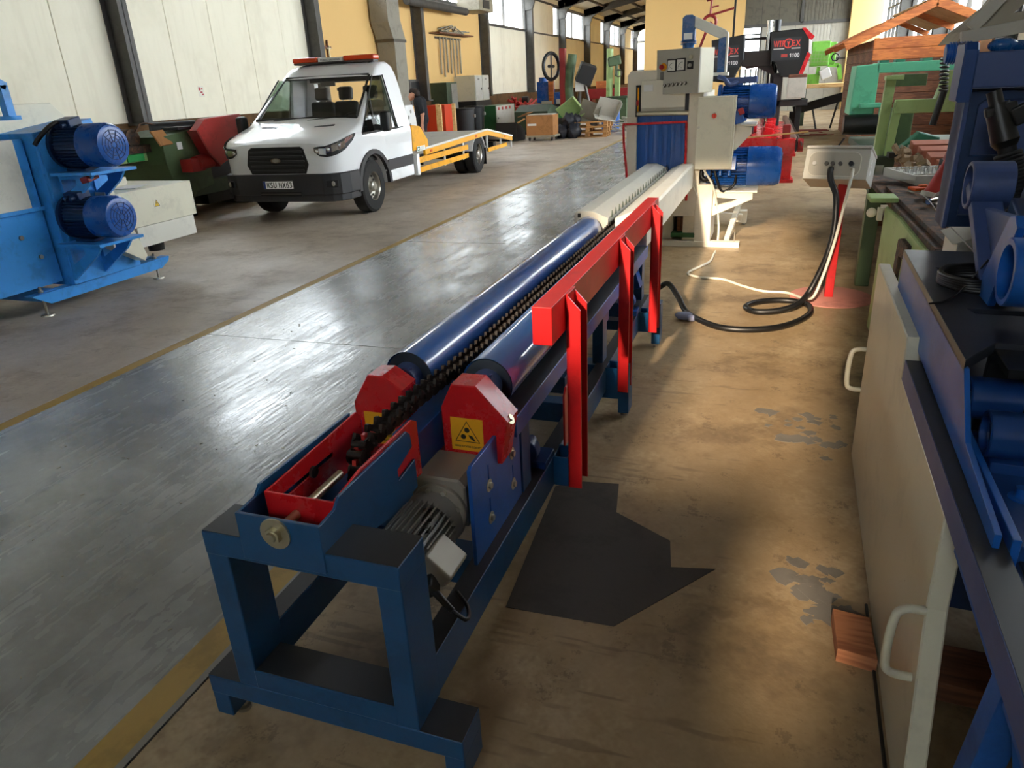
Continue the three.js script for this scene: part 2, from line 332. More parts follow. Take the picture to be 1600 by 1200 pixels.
    for (let i = 1; i < 6; i++) { const t = i / 6, x = RIDGE + ((s < 0 ? LX : RX) - RIDGE) * t, y = RTOP + (EAVE + .02 - RTOP) * t; new MB().box(x - .04, x + .04, y - .14, y - .01, ZE, ZN, 0).build('purlin', M.steelBeam, roof); }
  }
  // near gable wall, behind the camera: openings added, shaped for the floor sun patches
  const wn2 = structGroup('wall_near');
  const G = [[LX, 0], [RX, 0], [RX, EAVE + .1], [RIDGE, RTOP + .1], [LX, EAVE + .1]];
  const sunHole = [[-.46, 3.15], [-.46, 4.9], [-.8, 4.9], [-.8, 5.7], [-1.95, 5.7], [-1.95, 4.4], [-1.75, 4.4], [-1.75, 3.65], [-1.2, 3.65], [-1.2, 3.15]], low = [[-.62, 2.65], [-.40, 2.65], [-.40, 3.1], [-.62, 3.1]];
  new MB().prism(G, 'z', ZN, ZN + .2, 0, [sunHole, low]).build('gable_panel', M.creamWall, wn2);
  // end wall far away on the left of the yellow block
  const we = structGroup('wall_end');
  for (let i = 0; i < 6; i++) new MB().box(LX + i * 1.1, LX + (i + 1) * 1.1 - .012, 0, 6.9, ZE - .15, ZE + rr(0, .01), 0).build('wall_panel', M.creamWall, we);
  for (const y of [2.2, 4.4]) new MB().box(LX, -4.1, y, y + .12, ZE, ZE + .08, 0).build('girt', M.steelPost, we);
  // far wall: yellow block, grey sliding door, yellow pier, open slot to the yard
  const wf = structGroup('wall_far');
  new MB().box(-5.42, -1.12, 0, 7.05, ZF - .3, ZF, 0).build('wall_block', M.yellowWall, wf);
  new MB().box(-5.42, -5.2, 0, 6.7, ZE, ZF - .3, 0).build('wall_block', M.yellowWall, wf);
  new MB().box(3.1, RX, 0, 5.9, ZF - .3, ZF + .25, 0).build('wall_pier', M.yellowWall, wf);
  new MB().box(-1.12, 3.1, 4.62, 6.8, ZF - .2, ZF, 0).build('lintel', M.steelPost, wf);
  const dr = structGroup('door_1');
  new MB().box(-1.12, 3.1, 3.5, 4.7, ZF - .22, ZF - .17, 0).box(-.42, 3.1, 0, 3.5, ZF - .22, ZF - .17, 0).build('door_backing', M.charcoal, dr);
  for (let i = 0; i < 6; i++) {
    const x = -1.12 + i * .703, open = i === 0;
    const b = new MB(); b.box(x + .006, x + .697, 3.55, 4.62, ZF - .16, ZF - .1, 0);
    for (let j = 0; j < 5; j++) b.box(x + .06 + j * .13, x + .12 + j * .13, 3.55, 4.62, ZF - .1, ZF - .085, 0);
    b.build('door_panel', M.doorGrey, dr);
    if (!open) { const c = new MB(); c.box(x + .006, x + .697, 0, 3.42, ZF - .16, ZF - .1, 0); for (let j = 0; j < 5; j++) c.box(x + .06 + j * .13, x + .12 + j * .13, 0, 3.42, ZF - .1, ZF - .085, 0); c.build('door_panel', M.greyPanel, dr); }
  }
  new MB().box(-1.12, 3.1, 3.42, 3.55, ZF - .2, ZF - .02, 0).box(-.44, -.36, 0, 3.42, ZF - .2, ZF - .04, 0).box(1.15, 1.27, 3.5, 4.62, ZF - .12, ZF - .02, 0).box(-1.12, -.4, 3.14, 3.2, ZF - .2, ZF - .1, 0).box(-1.12, 3.1, 2.0, 2.08, ZF - .12, ZF - .06, 0).build('door_rail', M.steelPost, dr);
}
// ---------------------------------------------------------------- the chain conveyor in front
const CO = [-1.263, 0, -1.13], CT = -.0162;
const warnSign = decal(.11, .115, 2400, (g, w, h) => {
  g.fillStyle = '#e9a514'; g.fillRect(0, 0, w, h); g.strokeStyle = g.fillStyle = '#181410'; g.lineWidth = w * .022; g.lineJoin = 'round';
  g.beginPath(); g.moveTo(w * .5, h * .1); g.lineTo(w * .88, h * .72); g.lineTo(w * .13, h * .72); g.closePath(); g.stroke();
  for (const [x, y] of [[.5, .36], [.38, .57]]) { g.beginPath(); for (let i = 0; i < 26; i++) { const a = i / 26 * PI * 2, r = w * (i % 2 ? .072 : .09); g.lineTo(w * x + Math.cos(a) * r, h * y + Math.sin(a) * r); } g.fill(); }
  g.beginPath(); g.moveTo(w * .54, h * .5); g.lineTo(w * .66, h * .53); g.lineTo(w * .76, h * .68); g.lineTo(w * .7, h * .68); g.lineTo(w * .58, h * .6); g.fill();
  g.font = 'bold ' + h * .085 + 'px sans-serif'; g.textAlign = 'center'; g.fillText('UWAGA RUCHOME ELEMENTY', w * .5, h * .9, w * .84);
});
{
  const t = thing('chain_conveyor', 'long blue log conveyor with two rollers, toothed chain and red guide rail', 'conveyor', CO, CT);
  const B = M.blueDeep, hexBolt = (p, d, r, parent, name = 'bolt') => { const e = V(...p).add(V(...d).multiplyScalar(r * .9)).toArray(), e0 = V(...p).add(V(...d).multiplyScalar(r * .15)).toArray(); return new MB().cyl(p, e0, r * 1.9, r * 1.9, 18).cyl(e0, e, r, r, 6).build(name, M.zinc, parent); };
  // front frame
  for (const [a, b] of [[.046, .111], [.521, .585]]) new MB().box(a, b, .166, .595, -.125, 0, .004).build('upright', B, t);
  new MB().box(.046, .585, .59, .656, -.125, .0015, .004).build('head_beam', B, t);
  new MB().box(.105, .527, .166, .228, -.11, .0015, .004).build('cross_beam', B, t);
  const ft = new MB().box(-.06, .70, .105, .168, -.11, .002, .004).build('foot_beam', B, t);
  for (const [a, b] of [[-.06, -.005], [.645, .70]]) new MB().box(a, b, .028, .11, -.11, .001, .004).build('foot', B, ft);
  for (const x of [-.02, .668]) new MB().cyl([x, 0, -.055], [x, .012, -.055], .02, .02).cyl([x, .012, -.055], [x, .06, -.055], .008).cyl([x, .02, -.055], [x, .032, -.055], .016, .016, 6).build('levelling_foot', M.steel, t);
  // upper faces darkened: dust plus dark ceiling reflection put into the colour
  for (const [x0, x1, y, z0, z1] of [[.048, .168, .656, -.123, -.002], [.397, .583, .656, -.123, -.002], [.111, .521, .228, -.108, -.002], [-.058, .046, .168, -.108, 0], [.585, .698, .168, -.108, 0], [.048, .109, .297, -3.48, -.125], [.523, .583, .297, -3.48, -.125], [.462, .56, .617, -3.5, -.88], [.06, .158, .617, -3.5, -.88]]) new MB().box(x0, x1, y - .002, y + .0012, z0, z1, 0).build('dust_shade_top', M.topDustShade, t);
  // base rails, cross members, far feet
  for (const [a, b] of [[.046, .111], [.521, .585]]) new MB().box(a, b, .172, .297, -3.5, -.12, .004).build('base_rail', B, t);
  for (const [z0, z1] of [[-.62, -.52], [-1.78, -1.70], [-2.3, -2.2], [-3.4, -3.3]]) new MB().box(.1, .53, .19, .285, z0, z1, .003).build('cross_member', B, t);
  for (const z of [-2.2, -3.28]) {
    const b = new MB().box(-.06, .69, .105, .17, z - .1, z, .004).box(-.06, -.005, .028, .11, z - .1, z, .004).box(.635, .69, .028, .30, z - .1, z, .004); b.build('foot_beam', B, t);
    for (const x of [-.02, .66]) new MB().cyl([x, 0, z - .05], [x, .012, z - .05], .02).cyl([x, .01, z - .05], [x, .04, z - .05], .008).build('levelling_foot', M.steel, t);
  }
  for (const z of [-1.19, -2.135, -3.075]) {      // short hollow brackets that carry the red posts
    new MB().box(.58, .645, .178, .3, z - .008, z, 0).box(.58, .645, .178, .3, z - .105, z - .097, 0).box(.58, .645, .178, .186, z - .105, z, 0).box(.638, .645, .178, .3, z - .105, z, 0).build('post_bracket', B, t);
  }
  // upper rails and their legs
  for (const s of [-1, 1]) {
    const x0 = .3105 + s * .15, x1 = .3105 + s * .252;
    new MB().box(x0, x1, .543, .617, -3.52, -.86, .004).build('roller_rail', M.blueMid, t);
    for (const z of [-.92, -2.2, -3.35]) new MB().box(.3105 + s * .19, .3105 + s * .245, .29, .55, z - .09, z, .004).build('rail_leg', B, t);
  }
  for (const [y, z] of [[.36, -1.75], [.40, -2.6]]) new MB().box(.12, .5, y, y + .06, z, z + .07, .004).build('cross_tube', B, t);
  // end plates with slots and bolts
  for (const [x0, x1] of [[.540, .552], [.068, .08]]) {
    const slots = [[-.83, .50, .045], [-.62, .50, .06], [-.83, .385, .045], [-.62, .385, .06]].map(([z, y]) => [[z - .003, y], [z + .003, y], [z + .003, y + .07], [z - .003, y + .07]]);
    const p = new MB().prism([[-.91, .29], [-.49, .29], [-.49, .62], [-.505, .63], [-.91, .63]], 'x', x0, x1, .0015, slots).build('end_plate', M.blueMid, t);
    if (x1 > .3) for (const [z, y] of [[-.83, .5], [-.62, .5], [-.83, .385], [-.62, .385]]) hexBolt([x1, y, z], [1, 0, 0], .011, p);
  }
  // rollers
  for (const cx of [.162, .452]) {
    const r = new MB().lathe([[.082, .012], [.0885, 0], [.0885, 2.62], [.082, 2.61]], [cx, .712, -.9], [0, 0, -1], 48).build('roller', M.roller, t);
    for (const z of [-.903, -3.51]) new MB().cyl([cx, .712, z], [cx, .712, z - .006], .083, .083, 40).build('end_cap', M.endCap, r);
    new MB().ring([cx, .712, -.915], [0, 0, 1], .052, .02, .07).cyl([cx, .712, -.95], [cx, .712, -.72], .022).cyl([cx + .03, .756, -.86], [cx + .032, .765, -.86], .005).build('shaft_collar', M.blueGrey, r);
  }
  // red covers with warning stickers
  {
    const c1 = new MB().prism([[.372, .53], [.372, .705], [.412, .787], [.493, .788], [.592, .678], [.565, .53]], 'z', -.80, -.70, .004).build('chain_cover', M.red, t);
    plate('warning_sticker', .108, .112, warnSign, c1, .456, .622, -.699, 0, 0, -.01);
    hexBolt([.585, .676, -.735], [.75, .66, 0], .011, c1);
    const c2 = new MB().prism([[.062, .53], [.060, .692], [.122, .790], [.175, .793], [.243, .750], [.236, .69], [.236, .53]], 'z', -.80, -.70, .004).build('chain_cover', M.red, t);
    plate('warning_sticker', .108, .112, warnSign, c2, .148, .607, -.699);
    new MB().box(.055, .535, .47, .54, -.79, -.73, .003).build('red_plate', M.redDark, t);
  }
  // tension box
  {
    const side = [[-.12, .60], [0, .60], [0, .73], [-.065, .735], [-.086, .757], [-.43, .757], [-.447, .742], [-.452, .70], [-.36, .675], [-.36, .642], [-.46, .655], [-.46, .565], [-.3, .565]];
    const bx = new MB().box(.168, .397, .603, .732, -.004, .006, .002).box(.17, .395, .6, .608, -.45, 0, 0).build('tension_box', B, t);
    new MB().prism(side, 'x', .389, .397, .001).build('side_plate', B, bx);
    new MB().prism([[-.5, .565], [0, .60], [0, .73], [-.065, .735], [-.086, .757], [-.5, .757]], 'x', .168, .176, .001).build('side_plate', B, bx);
    const slot = [[[-.36, .69], [-.13, .69], [-.13, .704], [-.36, .704]]];
    const f = new MB().prism([[-.52, .60], [-.075, .63], [-.075, .745], [-.5, .762], [-.52, .745]], 'x', .192, .198, .001, slot).prism([[-.51, .58], [-.075, .63], [-.075, .745], [-.2, .765], [-.48, .768], [-.51, .75]], 'x', .381, .388, .001).box(.192, .388, .665, .745, -.082, -.075, .002).build('tension_fork', M.red, t);
    new MB().cyl([.198, .697, -.26], [.206, .697, -.26], .016, .016, 16).build('slide_bolt', M.steelDark, f);
    new MB().cyl([.277, .695, .012], [.277, .697, -.27], .0115, .0115, 16).build('threaded_rod', M.zinc, t);
    new MB().cyl([.277, .695, .006], [.277, .695, .011], .04, .04, 32).cyl([.277, .695, .01], [.277, .695, .024], .021, .021, 6).cyl([.277, .695, .024], [.277, .695, .03], .013, .011, 16).build('tension_bolt', M.zinc, t);
    const sp = new MB(); sp.cyl([.262, .695, -.38], [.325, .695, -.38], .03, .03, 20).cyl([.288, .695, -.38], [.30, .695, -.38], .055, .055, 24);
    for (let i = 0; i < 9; i++) { const a = i / 9 * PI * 2; sp.rbox(.012, .02, .016, .294, .695 + Math.cos(a) * .058, -.38 + Math.sin(a) * .058, a, 0, 0, 0); }
    sp.build('sprocket', M.redDull, t);
  }
  // gearbox and finned motor
  {
    const gb = new MB().prism([[.335, .40], [.512, .40], [.512, .535], [.492, .558], [.357, .558], [.335, .535]], 'z', -.70, -.53, .006).ring([.424, .45, -.545], [0, 0, 1], .09, .05, .03).build('gearbox', M.castGrey, t);
    for (const [x, y] of [[.40, .52], [.45, .52], [.352, .47], [.49, .47]]) new MB().cyl([x, y, -.53], [x, y, -.506], .008, .008, 6).build('bolt', M.steel, gb);
    const m = new MB(); m.cyl([.41, .425, -.52], [.41, .425, -.3], .076, .076, 32).cyl([.41, .425, -.53], [.41, .425, -.46], .095, .088, 32).cyl([.41, .425, -.3], [.41, .425, -.27], .088, .08, 28);
    for (let i = 0; i < 34; i++) { const a = i / 34 * PI * 2; m.rbox(.005, .024, .16, .41 + Math.cos(a) * .084, .425 + Math.sin(a) * .084, -.385, 0, 0, a - PI / 2, 0); }
    const mo = m.build('motor', M.alu, t);
    new MB().rbox(.1, .05, .12, .515, .42, -.34, 0, 0, -.7, .01).build('terminal_box', M.castGrey, mo);
    new MB().rbox(.05, .05, .045, .505, .385, -.265, .3, .3, .4, .008).cyl([.52, .38, -.26], [.585, .345, -.235], .011, .009).tube([[.585, .345, -.235], [.62, .32, -.24], [.60, .305, -.3], [.54, .30, -.36]], .006, 14).build('cable_gland', M.blackSatin, mo);
    new MB().rbox(.03, .016, .05, .44, .5, -.42, 0, .3, 0).rbox(.016, .02, .03, .46, .495, -.37, 0, .2, .2).build('motor_lug', M.steelDark, mo);
  }
  // chain drive bearing behind the end plate
  new MB().cyl([.44, .40, -1.05], [.53, .40, -1.05], .036, .036, 20).ring([.5, .36, -1.14], [0, 0, 1], .052, .02, .05).rbox(.1, .03, .12, .535, .312, -1.15).cyl([.5, .36, -1.1], [.5, .36, -1.2], .02).build('pillow_block', M.blueDark, t);
  new MB().ring([.53, .40, -3.0], [0, 0, 1], .05, .02, .05).rbox(.09, .03, .1, .55, .33, -3.0).cyl([.53, .40, -2.85], [.53, .40, -3.1], .02).build('pillow_block', M.blueMid, t);
  new MB().rbox(.08, .16, .1, .5, .47, -3.3, 0, 0, .3).build('cable_box', M.blueMid, t);
  // trough and chain
  new MB().box(.272, .35, .545, .672, -3.52, -.56, .003).build('chain_beam', M.blueMid, t);
  new MB().box(.268, .276, .60, .69, -3.55, -.95, 0).box(.346, .354, .60, .69, -3.55, -.95, 0).box(.268, .354, .595, .603, -3.55, -.95, 0).build('chain_trough', M.black, t);
  {
    const link = new MB(); for (const s of [-1, 1]) link.prism([[-.024, -.014], [-.012, -.019], [.012, -.019], [.024, -.014], [.024, .014], [.012, .019], [-.012, .019], [-.024, .014]], 'x', s * .019 - .003, s * .019 + .003);
    link.cyl([-.03, 0, -.018], [.03, 0, -.018], .009, .009, 10).cyl([-.022, 0, .018], [.022, 0, .018], .011, .011, 10);
    link.prism([[-.02, .012], [.016, .012], [.010, .03], [-.004, .026], [-.012, .018]], 'x', -.026, -.016).prism([[-.018, .012], [.012, .012], [.002, .034], [-.006, .028]], 'x', .016, .026);
    const lg = link.geo(); const P = .05;
    const path = (s) => { // s: metres along the top strand from the sprocket
      if (s < .12) { const a = s / .12 * 1.7; return [.300, .695 + .062 * Math.sin(a - .15), -.38 + .062 * Math.cos(a - .15), a - .15 - PI / 2]; }
      const z = -.39 - (s - .12); return [.306 + (z > -.9 ? 0 : .004), .757 - Math.min(.03, Math.max(0, (-z - .6)) * .05), z, .03];
    };
    for (let i = 0; i < 30; i++) {
      const [x, y, z, a] = path(i * P), m = new THREE.Mesh(lg, M.chain); m.name = 'chain_link'; m.position.set(x, y - .012, z); m.rotation.set(a, 0, rr(-.06, .06)); m.castShadow = m.receiveShadow = true; t.add(m);
    }
    const rest = new MB();
    for (let i = 30; i < 124; i++) { const [x, y, z, a] = path(i * P); rest.add(lg, x, y - .012, z, a, 0, rr(-.06, .06)); }
    rest.build('chain', M.chain, t).userData.kind = 'stuff';
  }
  // red guide rail on three channel posts
  new MB().box(.575, .644, .815, .948, -3.36, -1.02, .003).build('guide_rail', M.redRail, t);
  for (const z of [-1.187, -2.132, -3.076]) {
    const fl = [[.646, .176], [.697, .176], [.697, .89], [.646, .947]];
    new MB().prism(fl, 'z', z - .008, z, .001).prism(fl, 'z', z - .104, z - .096, .001).prism([[z - .104, .176], [z, .176], [z, .947], [z - .104, .947]], 'x', .646, .654, .001).build('post', M.redRail, t);
  }
  new MB().prism([[-1.345, .30], [-1.285, .30], [-1.285, .515], [-1.315, .54], [-1.345, .54]], 'x', .6, .608, .001).build('red_lug', M.redRail, t);
}
// ---------------------------------------------------------------- electric motor, used on several machines: axis along dir, mounting flange at p
function motor(parent, p, dir, r, len, mats, box = [0, 1, 0], foot = true) {
  const d = V(...dir).normalize(), up = V(...box).normalize(), side = d.clone().cross(up), P = V(...p);
  const at = (a, u = 0, s = 0) => P.clone().addScaledVector(d, a).addScaledVector(up, u).addScaledVector(side, s).toArray();
  const b = new MB(); b.cyl(at(0), at(len * .06), r * 1.08, r * 1.08, 32).cyl(at(len * .06), at(len * .56), r * .84, r * .84, 32);
  const n = 36;
  for (let i = 0; i < n; i++) {
    const a = i / n * PI * 2, c = Math.cos(a), s = Math.sin(a);
    const m = new THREE.Matrix4().makeBasis(up.clone().multiplyScalar(c).addScaledVector(side, s), up.clone().multiplyScalar(-s).addScaledVector(side, c), d).setPosition(V(...at(len * .31, c * r * .9, s * r * .9)));
    b.raw(new THREE.BoxGeometry(r * .2, r * .045, len * .46), m);
  }
  const body = b.build('motor', mats[0], parent);
  new MB().lathe([[r * .95, len * .54], [r * 1.02, len * .55], [r * 1.02, len * .92], [r * .92, len * .985], [r * .8, len], [0, len]], p, dir, 40).build('fan_cover', mats[1], body);
  const gr = new MB();
  for (let k = 1; k < 5; k++) gr.raw(new THREE.TorusGeometry(r * .17 * k, r * .018, 6, 28), new THREE.Matrix4().compose(V(...at(len + .001)), new THREE.Quaternion().setFromUnitVectors(V(0, 0, 1), d), V(1, 1, 1)));
  for (let k = 0; k < 10; k++) { const a = k / 10 * PI * 2; gr.bar(at(len + .001, Math.cos(a) * r * .12, Math.sin(a) * r * .12), at(len + .001, Math.cos(a) * r * .72, Math.sin(a) * r * .72), r * .05, r * .03, 0, 0); }
  gr.build('fan_grille', mats[2] ?? mats[0], body);
  const tb = new MB(); const m = new THREE.Matrix4().makeBasis(d, up, side).setPosition(V(...at(len * .26, r * 1.12)));
  tb.raw(new RoundedBoxGeometry(len * .3, r * .38, r * .75, 1, .008), m); tb.cyl(at(len * .2, r * 1.1, r * .3), at(len * .2, r * 1.1, r * .62), r * .1, r * .1, 12).cyl(at(len * .32, r * 1.1, r * .3), at(len * .32, r * 1.1, r * .62), r * .1, r * .1, 12);
  tb.build('terminal_box', mats[0], body);
  if (foot) { const f = new MB(); const m2 = new THREE.Matrix4().makeBasis(d, up, side).setPosition(V(...at(len * .32, -r * .98))); f.raw(new RoundedBoxGeometry(len * .4, r * .2, r * 1.7, 1, .006), m2); f.build('motor_foot', mats[0], body); }
  return body;
}
// ---------------------------------------------------------------- the white multi-blade saw at the end of the conveyor
{
  const k = [.4, 0, -6.8], c = Math.cos(CT), s = Math.sin(CT);
  const pos = [CO[0] + k[0] * c + k[2] * s, 0, CO[2] - k[0] * s + k[2] * c];
  const t = thing('multi_blade_saw', 'tall white log saw with blue motors, strip curtain and two grey control boxes', 'saw', pos, CT);
  const mb = () => new MB(...k);
  // infeed table with the chain slot
  mb().prism([[.06, .60], [.28, .60], [.288, .783], [.18, .826], [.08, .826], [.06, .81]], 'z', -6.4, -3.56, .003).build('infeed_bed', M.white, t);
  mb().prism([[.335, .60], [.545, .60], [.545, .81], [.53, .826], [.44, .826], [.333, .783]], 'z', -6.4, -3.56, .003).build('infeed_bed', M.white, t);
  mb().box(.083, .103, .785, .812, -3.562, -3.556, 0).build('tube_hole', M.black, t);
  { const e = mb(); for (let i = 0; i < 22; i++) e.prism([[-.02, 0], [.02, 0], [.004, .045], [-.01, .03]].map(([a, b]) => [-3.66 - i * .125 + a, .775 + b]), 'x', .291, .296); e.build('chain_dogs', M.greenDark, t).userData.kind = 'stuff'; }
  // housing
  mb().prism([[-.135, .10], [-.035, .10], [-.035, 1.27], [-.135, 1.27]], 'z', -7.7, -6.4, .004).prism([[.462, .06], [.60, .06], [.60, 1.47], [.462, 1.47]], 'z', -7.7, -6.4, .004).prism([[-.135, 1.25], [-.035, 1.25], [-.035, 1.3], [.5, 1.31], [.5, 1.69], [-.10, 1.69], [-.135, 1.65]], 'z', -7.7, -6.42, .004).build('housing', M.whiteWarm, t);
  mb().box(-.035, .462, .55, 1.3, -7.6, -7.5, 0).box(-.035, .462, .6, .7, -7.6, -6.6, 0).build('housing_inside', M.blueDark, t);
  mb().box(-.05, 0, 1.27, 1.56, -6.425, -6.41, .002).build('slot_plate', M.black, t);
  mb().cyl([-.025, 1.29, -6.40], [-.025, 1.54, -6.40], .007).build('lift_rod', M.yellow, t); mb().sph(-.028, 1.40, -6.39, .016, .8, 1.9, .8).build('lift_knob', M.redRail, t);
  mb().box(.005, .43, 1.345, 1.60, -6.40, -6.40 + .012, .003).build('front_flap', M.whiteWarm, t);
  mb().box(.03, .12, 1.5, 1.56, -6.39, -6.384, .001).build('type_plate', M.paper, t);
  mb().cyl([-.03, 1.30, -6.385], [.47, 1.295, -6.385], .022, .022, 18).build('pressure_bar', M.zinc, t);
  mb().box(.43, .468, 1.3, 1.47, -6.415, -6.40, 0).build('gap_plate', M.black, t);
  for (let i = 0; i < 23; i++) { const x = -.03 + i * .0211; mb().rbox(.0225, .56, .004, x + .011, .995, -6.42 + rr(-.006, .006), 0, rr(-.15, .15), 0, 0).build('curtain_strip', M.blueMid, t); }
  // red tube frame in front of the curtain
  mb().tube([[-.16, 1.205, -6.36], [-.15, 1.0, -6.36], [-.125, .78, -6.36], [-.12, .665, -6.37]], .012, 16).bar([-.165, 1.206, -6.36], [.462, 1.214, -6.36], .024, .022).tube([[.455, 1.21, -6.36], [.462, .95, -6.36], [.47, .72, -6.34], [.495, .66, -6.33], [.49, .47, -6.33]], .012, 16).build('red_guard_frame', M.red, t);
  // lower body, sloping guard, opening with rubber strips
  mb().prism([[.355, .31], [.57, .31], [.60, .50], [.55, .62], [.45, .62]], 'z', -7.4, -6.36, .003).box(.58, .74, .05, .62, -6.9, -6.38, .004).build('chip_guard', M.whiteWarm, t);
  mb().box(.345, .58, .09, .31, -6.8, -6.6, 0).build('chip_opening', M.black, t);
  for (let i = 0; i < 4; i++) mb().rbox(.037, .14, .008, .42 + i * .042, .22, -6.42, rr(-.1, .1), rr(-.2, .2), 0, .001).build('rubber_strip', M.woodDark, t);
  mb().box(.345, .59, .09, .135, -6.55, -6.38, .003).build('green_sill', M.greenDeep, t);
  mb().box(.25, 1.03, .0, .055, -6.46, -6.36, .004).box(.25, 1.0, .0, .055, -7.72, -7.62, .004).box(.25, .35, .03, .6, -7.7, -6.5, .004).box(.35, .6, .0, .04, -7.66, -6.4, .002).build('base_frame', M.whiteWarm, t);
  mb().bar([.90, .05, -6.5], [.98, .34, -7.3], .05, .05).bar([1.0, .10, -7.5], [.7, .12, -7.5], .07, .09).box(.95, 1.05, .02, .16, -7.72, -7.6, .004).build('outrigger', M.whiteWarm, t);
  for (const [x, z] of [[.98, -6.41], [1.0, -7.66]]) mb().cyl([x, 0, z], [x, .008, z], .04, .04).cyl([x, 0, z], [x, .15, z], .008).build('levelling_foot', M.steel, t);
  // motor brackets
  mb().prism([[.60, .57], [1.12, .54], [1.12, .47], [.74, .30], [.60, .20]], 'z', -6.50, -6.44, .003, [[[.78, .49], [.98, .47], [.93, .44], [.76, .40]]]).box(.6, 1.16, .535, .555, -6.9, -6.42, .003).build('motor_bracket', M.whiteWarm, t);
  mb().prism([[.60, 1.20], [1.06, 1.14], [1.06, 1.08], [.92, .93], [.60, .86]], 'z', -6.56, -6.5, .003).box(.6, 1.1, 1.15, 1.17, -6.9, -6.48, .003).build('motor_bracket', M.whiteWarm, t);
  motor(t, ['x', 0, 0].length && [.66 - k[0], .765, -6.62 - k[2]], [1, 0, 0], .185, .70, [M.blueMotor, M.blueMotor, M.blueDark], [0, .25, 1]);
  motor(t, [.72 - k[0], 1.365, -6.66 - k[2]], [1, 0, 0], .155, .54, [M.blueMotor, M.blueMotor, M.blueDark]);
  mb().rbox(.09, .12, .06, .93, 1.24, -6.45, 0, 0, .3, .006).build('isolator_box', M.blueMotor, t); mb().rbox(.05, .06, .03, .955, 1.29, -6.41, 0, 0, .4, .006).build('isolator_knob', M.redRail, t);
  mb().rbox(.3, .06, .2, .92, 1.56, -6.7, 0, 0, .03, .01).tube([[.72, 1.6, -6.5], [.78, 1.58, -6.46], [.83, 1.53, -6.46], [.9, 1.55, -6.5]], .02, 20).build('pump_block', M.blueGrey, t);
  // lower control cabinet
  const c2 = mb().box(.556, .905, .765, 1.432, -6.66, -6.36, .004).build('power_cabinet', M.cream, t);
  mb().box(.556, .885, .77, 1.428, -6.358, -6.34, .004).build('cabinet_door', M.cream, c2);
  mb().cyl([.715, 1.262, -6.34], [.715, 1.262, -6.325], .022).rbox(.016, .044, .02, .715, 1.262, -6.318).build('main_switch', M.orangeStop, c2);
  mb().cyl([.575, 1.16, -6.34], [.575, 1.16, -6.33], .012).build('door_lock', M.steel, c2);
  mb().tube([[.62, .77, -6.45], [.62, .69, -6.44], [.66, .66, -6.44], [.70, .70, -6.46], [.70, .77, -6.47]], .026, 24).tube([[.74, .77, -6.42], [.76, .7, -6.4], [.83, .55, -6.42], [.93, .6, -6.46], [.95, .7, -6.46]], .012, 24).tube([[.68, .64, -6.42], [.73, .66, -6.42], [.73, .56, -6.42]], .012, 12).build('conduit', M.black, t);
  // upper control cabinet, turned towards the aisle
  const up = new THREE.Group(); up.name = 'operator_cabinet'; up.position.set(.355 - k[0], 1.665, -6.32 - k[2]); up.rotation.y = -.46; t.add(up);
  new MB().box(-.235, .235, -.193, .193, -.25, -.02, .004).build('cabinet_body', M.cream, up); new MB().box(-.236, .236, -.195, .195, -.018, .002, .004).build('cabinet_door', M.greyPanel, up);
  new MB().cyl([-.155, .045, .002], [-.155, .045, .008], .036).build('stop_plate', M.yellow, up); new MB().cyl([-.155, .045, .008], [-.155, .045, .03], .012).lathe([[.0, .02], [.02, .02], [.024, .03], [.02, .042], [0, .046]].reverse().map((q) => q), [-.155, .045, .008], [0, 0, 1], 20).build('emergency_stop', M.redRail, up);
  const dial = (n) => decal(.09, .1, 900, (g, w, h) => { g.fillStyle = '#e8e6df'; g.fillRect(0, 0, w, h); g.strokeStyle = '#222'; g.lineWidth = 5; g.strokeRect(0, 0, w, h); g.lineWidth = 1.6; g.beginPath(); g.arc(w * .75, h * .8, w * .6, PI, PI * 1.5); g.stroke(); for (let i = 0; i <= 8; i++) { const a = PI + i / 8 * PI / 2; g.beginPath(); g.moveTo(w * .75 + Math.cos(a) * w * .6, h * .8 + Math.sin(a) * w * .6); g.lineTo(w * .75 + Math.cos(a) * w * .52, h * .8 + Math.sin(a) * w * .52); g.stroke(); } g.beginPath(); g.moveTo(w * .7, h * .82); g.lineTo(w * (.3 + n * .1), h * .62); g.stroke(); g.font = '10px sans-serif'; g.fillStyle = '#222'; g.fillText('A', w * .45, h * .9); });
  new MB().box(-.11, -.012, 0, .11, 0, .012, .003).build('meter_case', M.blackSatin, up); plate('meter_dial', .084, .096, dial(0), up, -.061, .055, .0135);
  new MB().box(-.01, .088, .003, .113, 0, .012, .003).build('meter_case', M.blackSatin, up); plate('meter_dial', .084, .096, dial(1), up, .039, .058, .0135);
  new MB().box(.108, .172, .015, .085, 0, .01, .003).build('timer_case', M.charcoal, up); new MB().cyl([.14, .048, .01], [.14, .048, .026], .018, .014).build('timer_knob', M.steel, up);
  new MB().cyl([.145, .118, .0], [.145, .118, .016], .02, .018).build('key_switch', M.zinc, up);
  new MB().rbox(.04, .07, .012, -.17, -.035, .004, 0, 0, 0, .005).build('door_latch', M.grey, up);
  for (let i = 0; i < 6; i++) { const b = new MB().cyl([-.135 + i * .046, -.118 + i * .003, 0], [-.135 + i * .046, -.118 + i * .003, .012], .017, .016).build('selector_switch', M.steelDark, up); new MB().rbox(.008, .028, .012, -.135 + i * .046, -.118 + i * .003, .016, 0, 0, -.5).build('switch_lever', M.paper, b); }
  // carrying arm
  mb().cyl([.412, 1.86, -6.62], [.412, 1.905, -6.62], .055).cyl([.412, 1.9, -6.62], [.412, 1.915, -6.62], .075).cyl([.412, 1.92, -6.62], [.412, 1.935, -6.62], .075).build('arm_flange', M.blue, t);
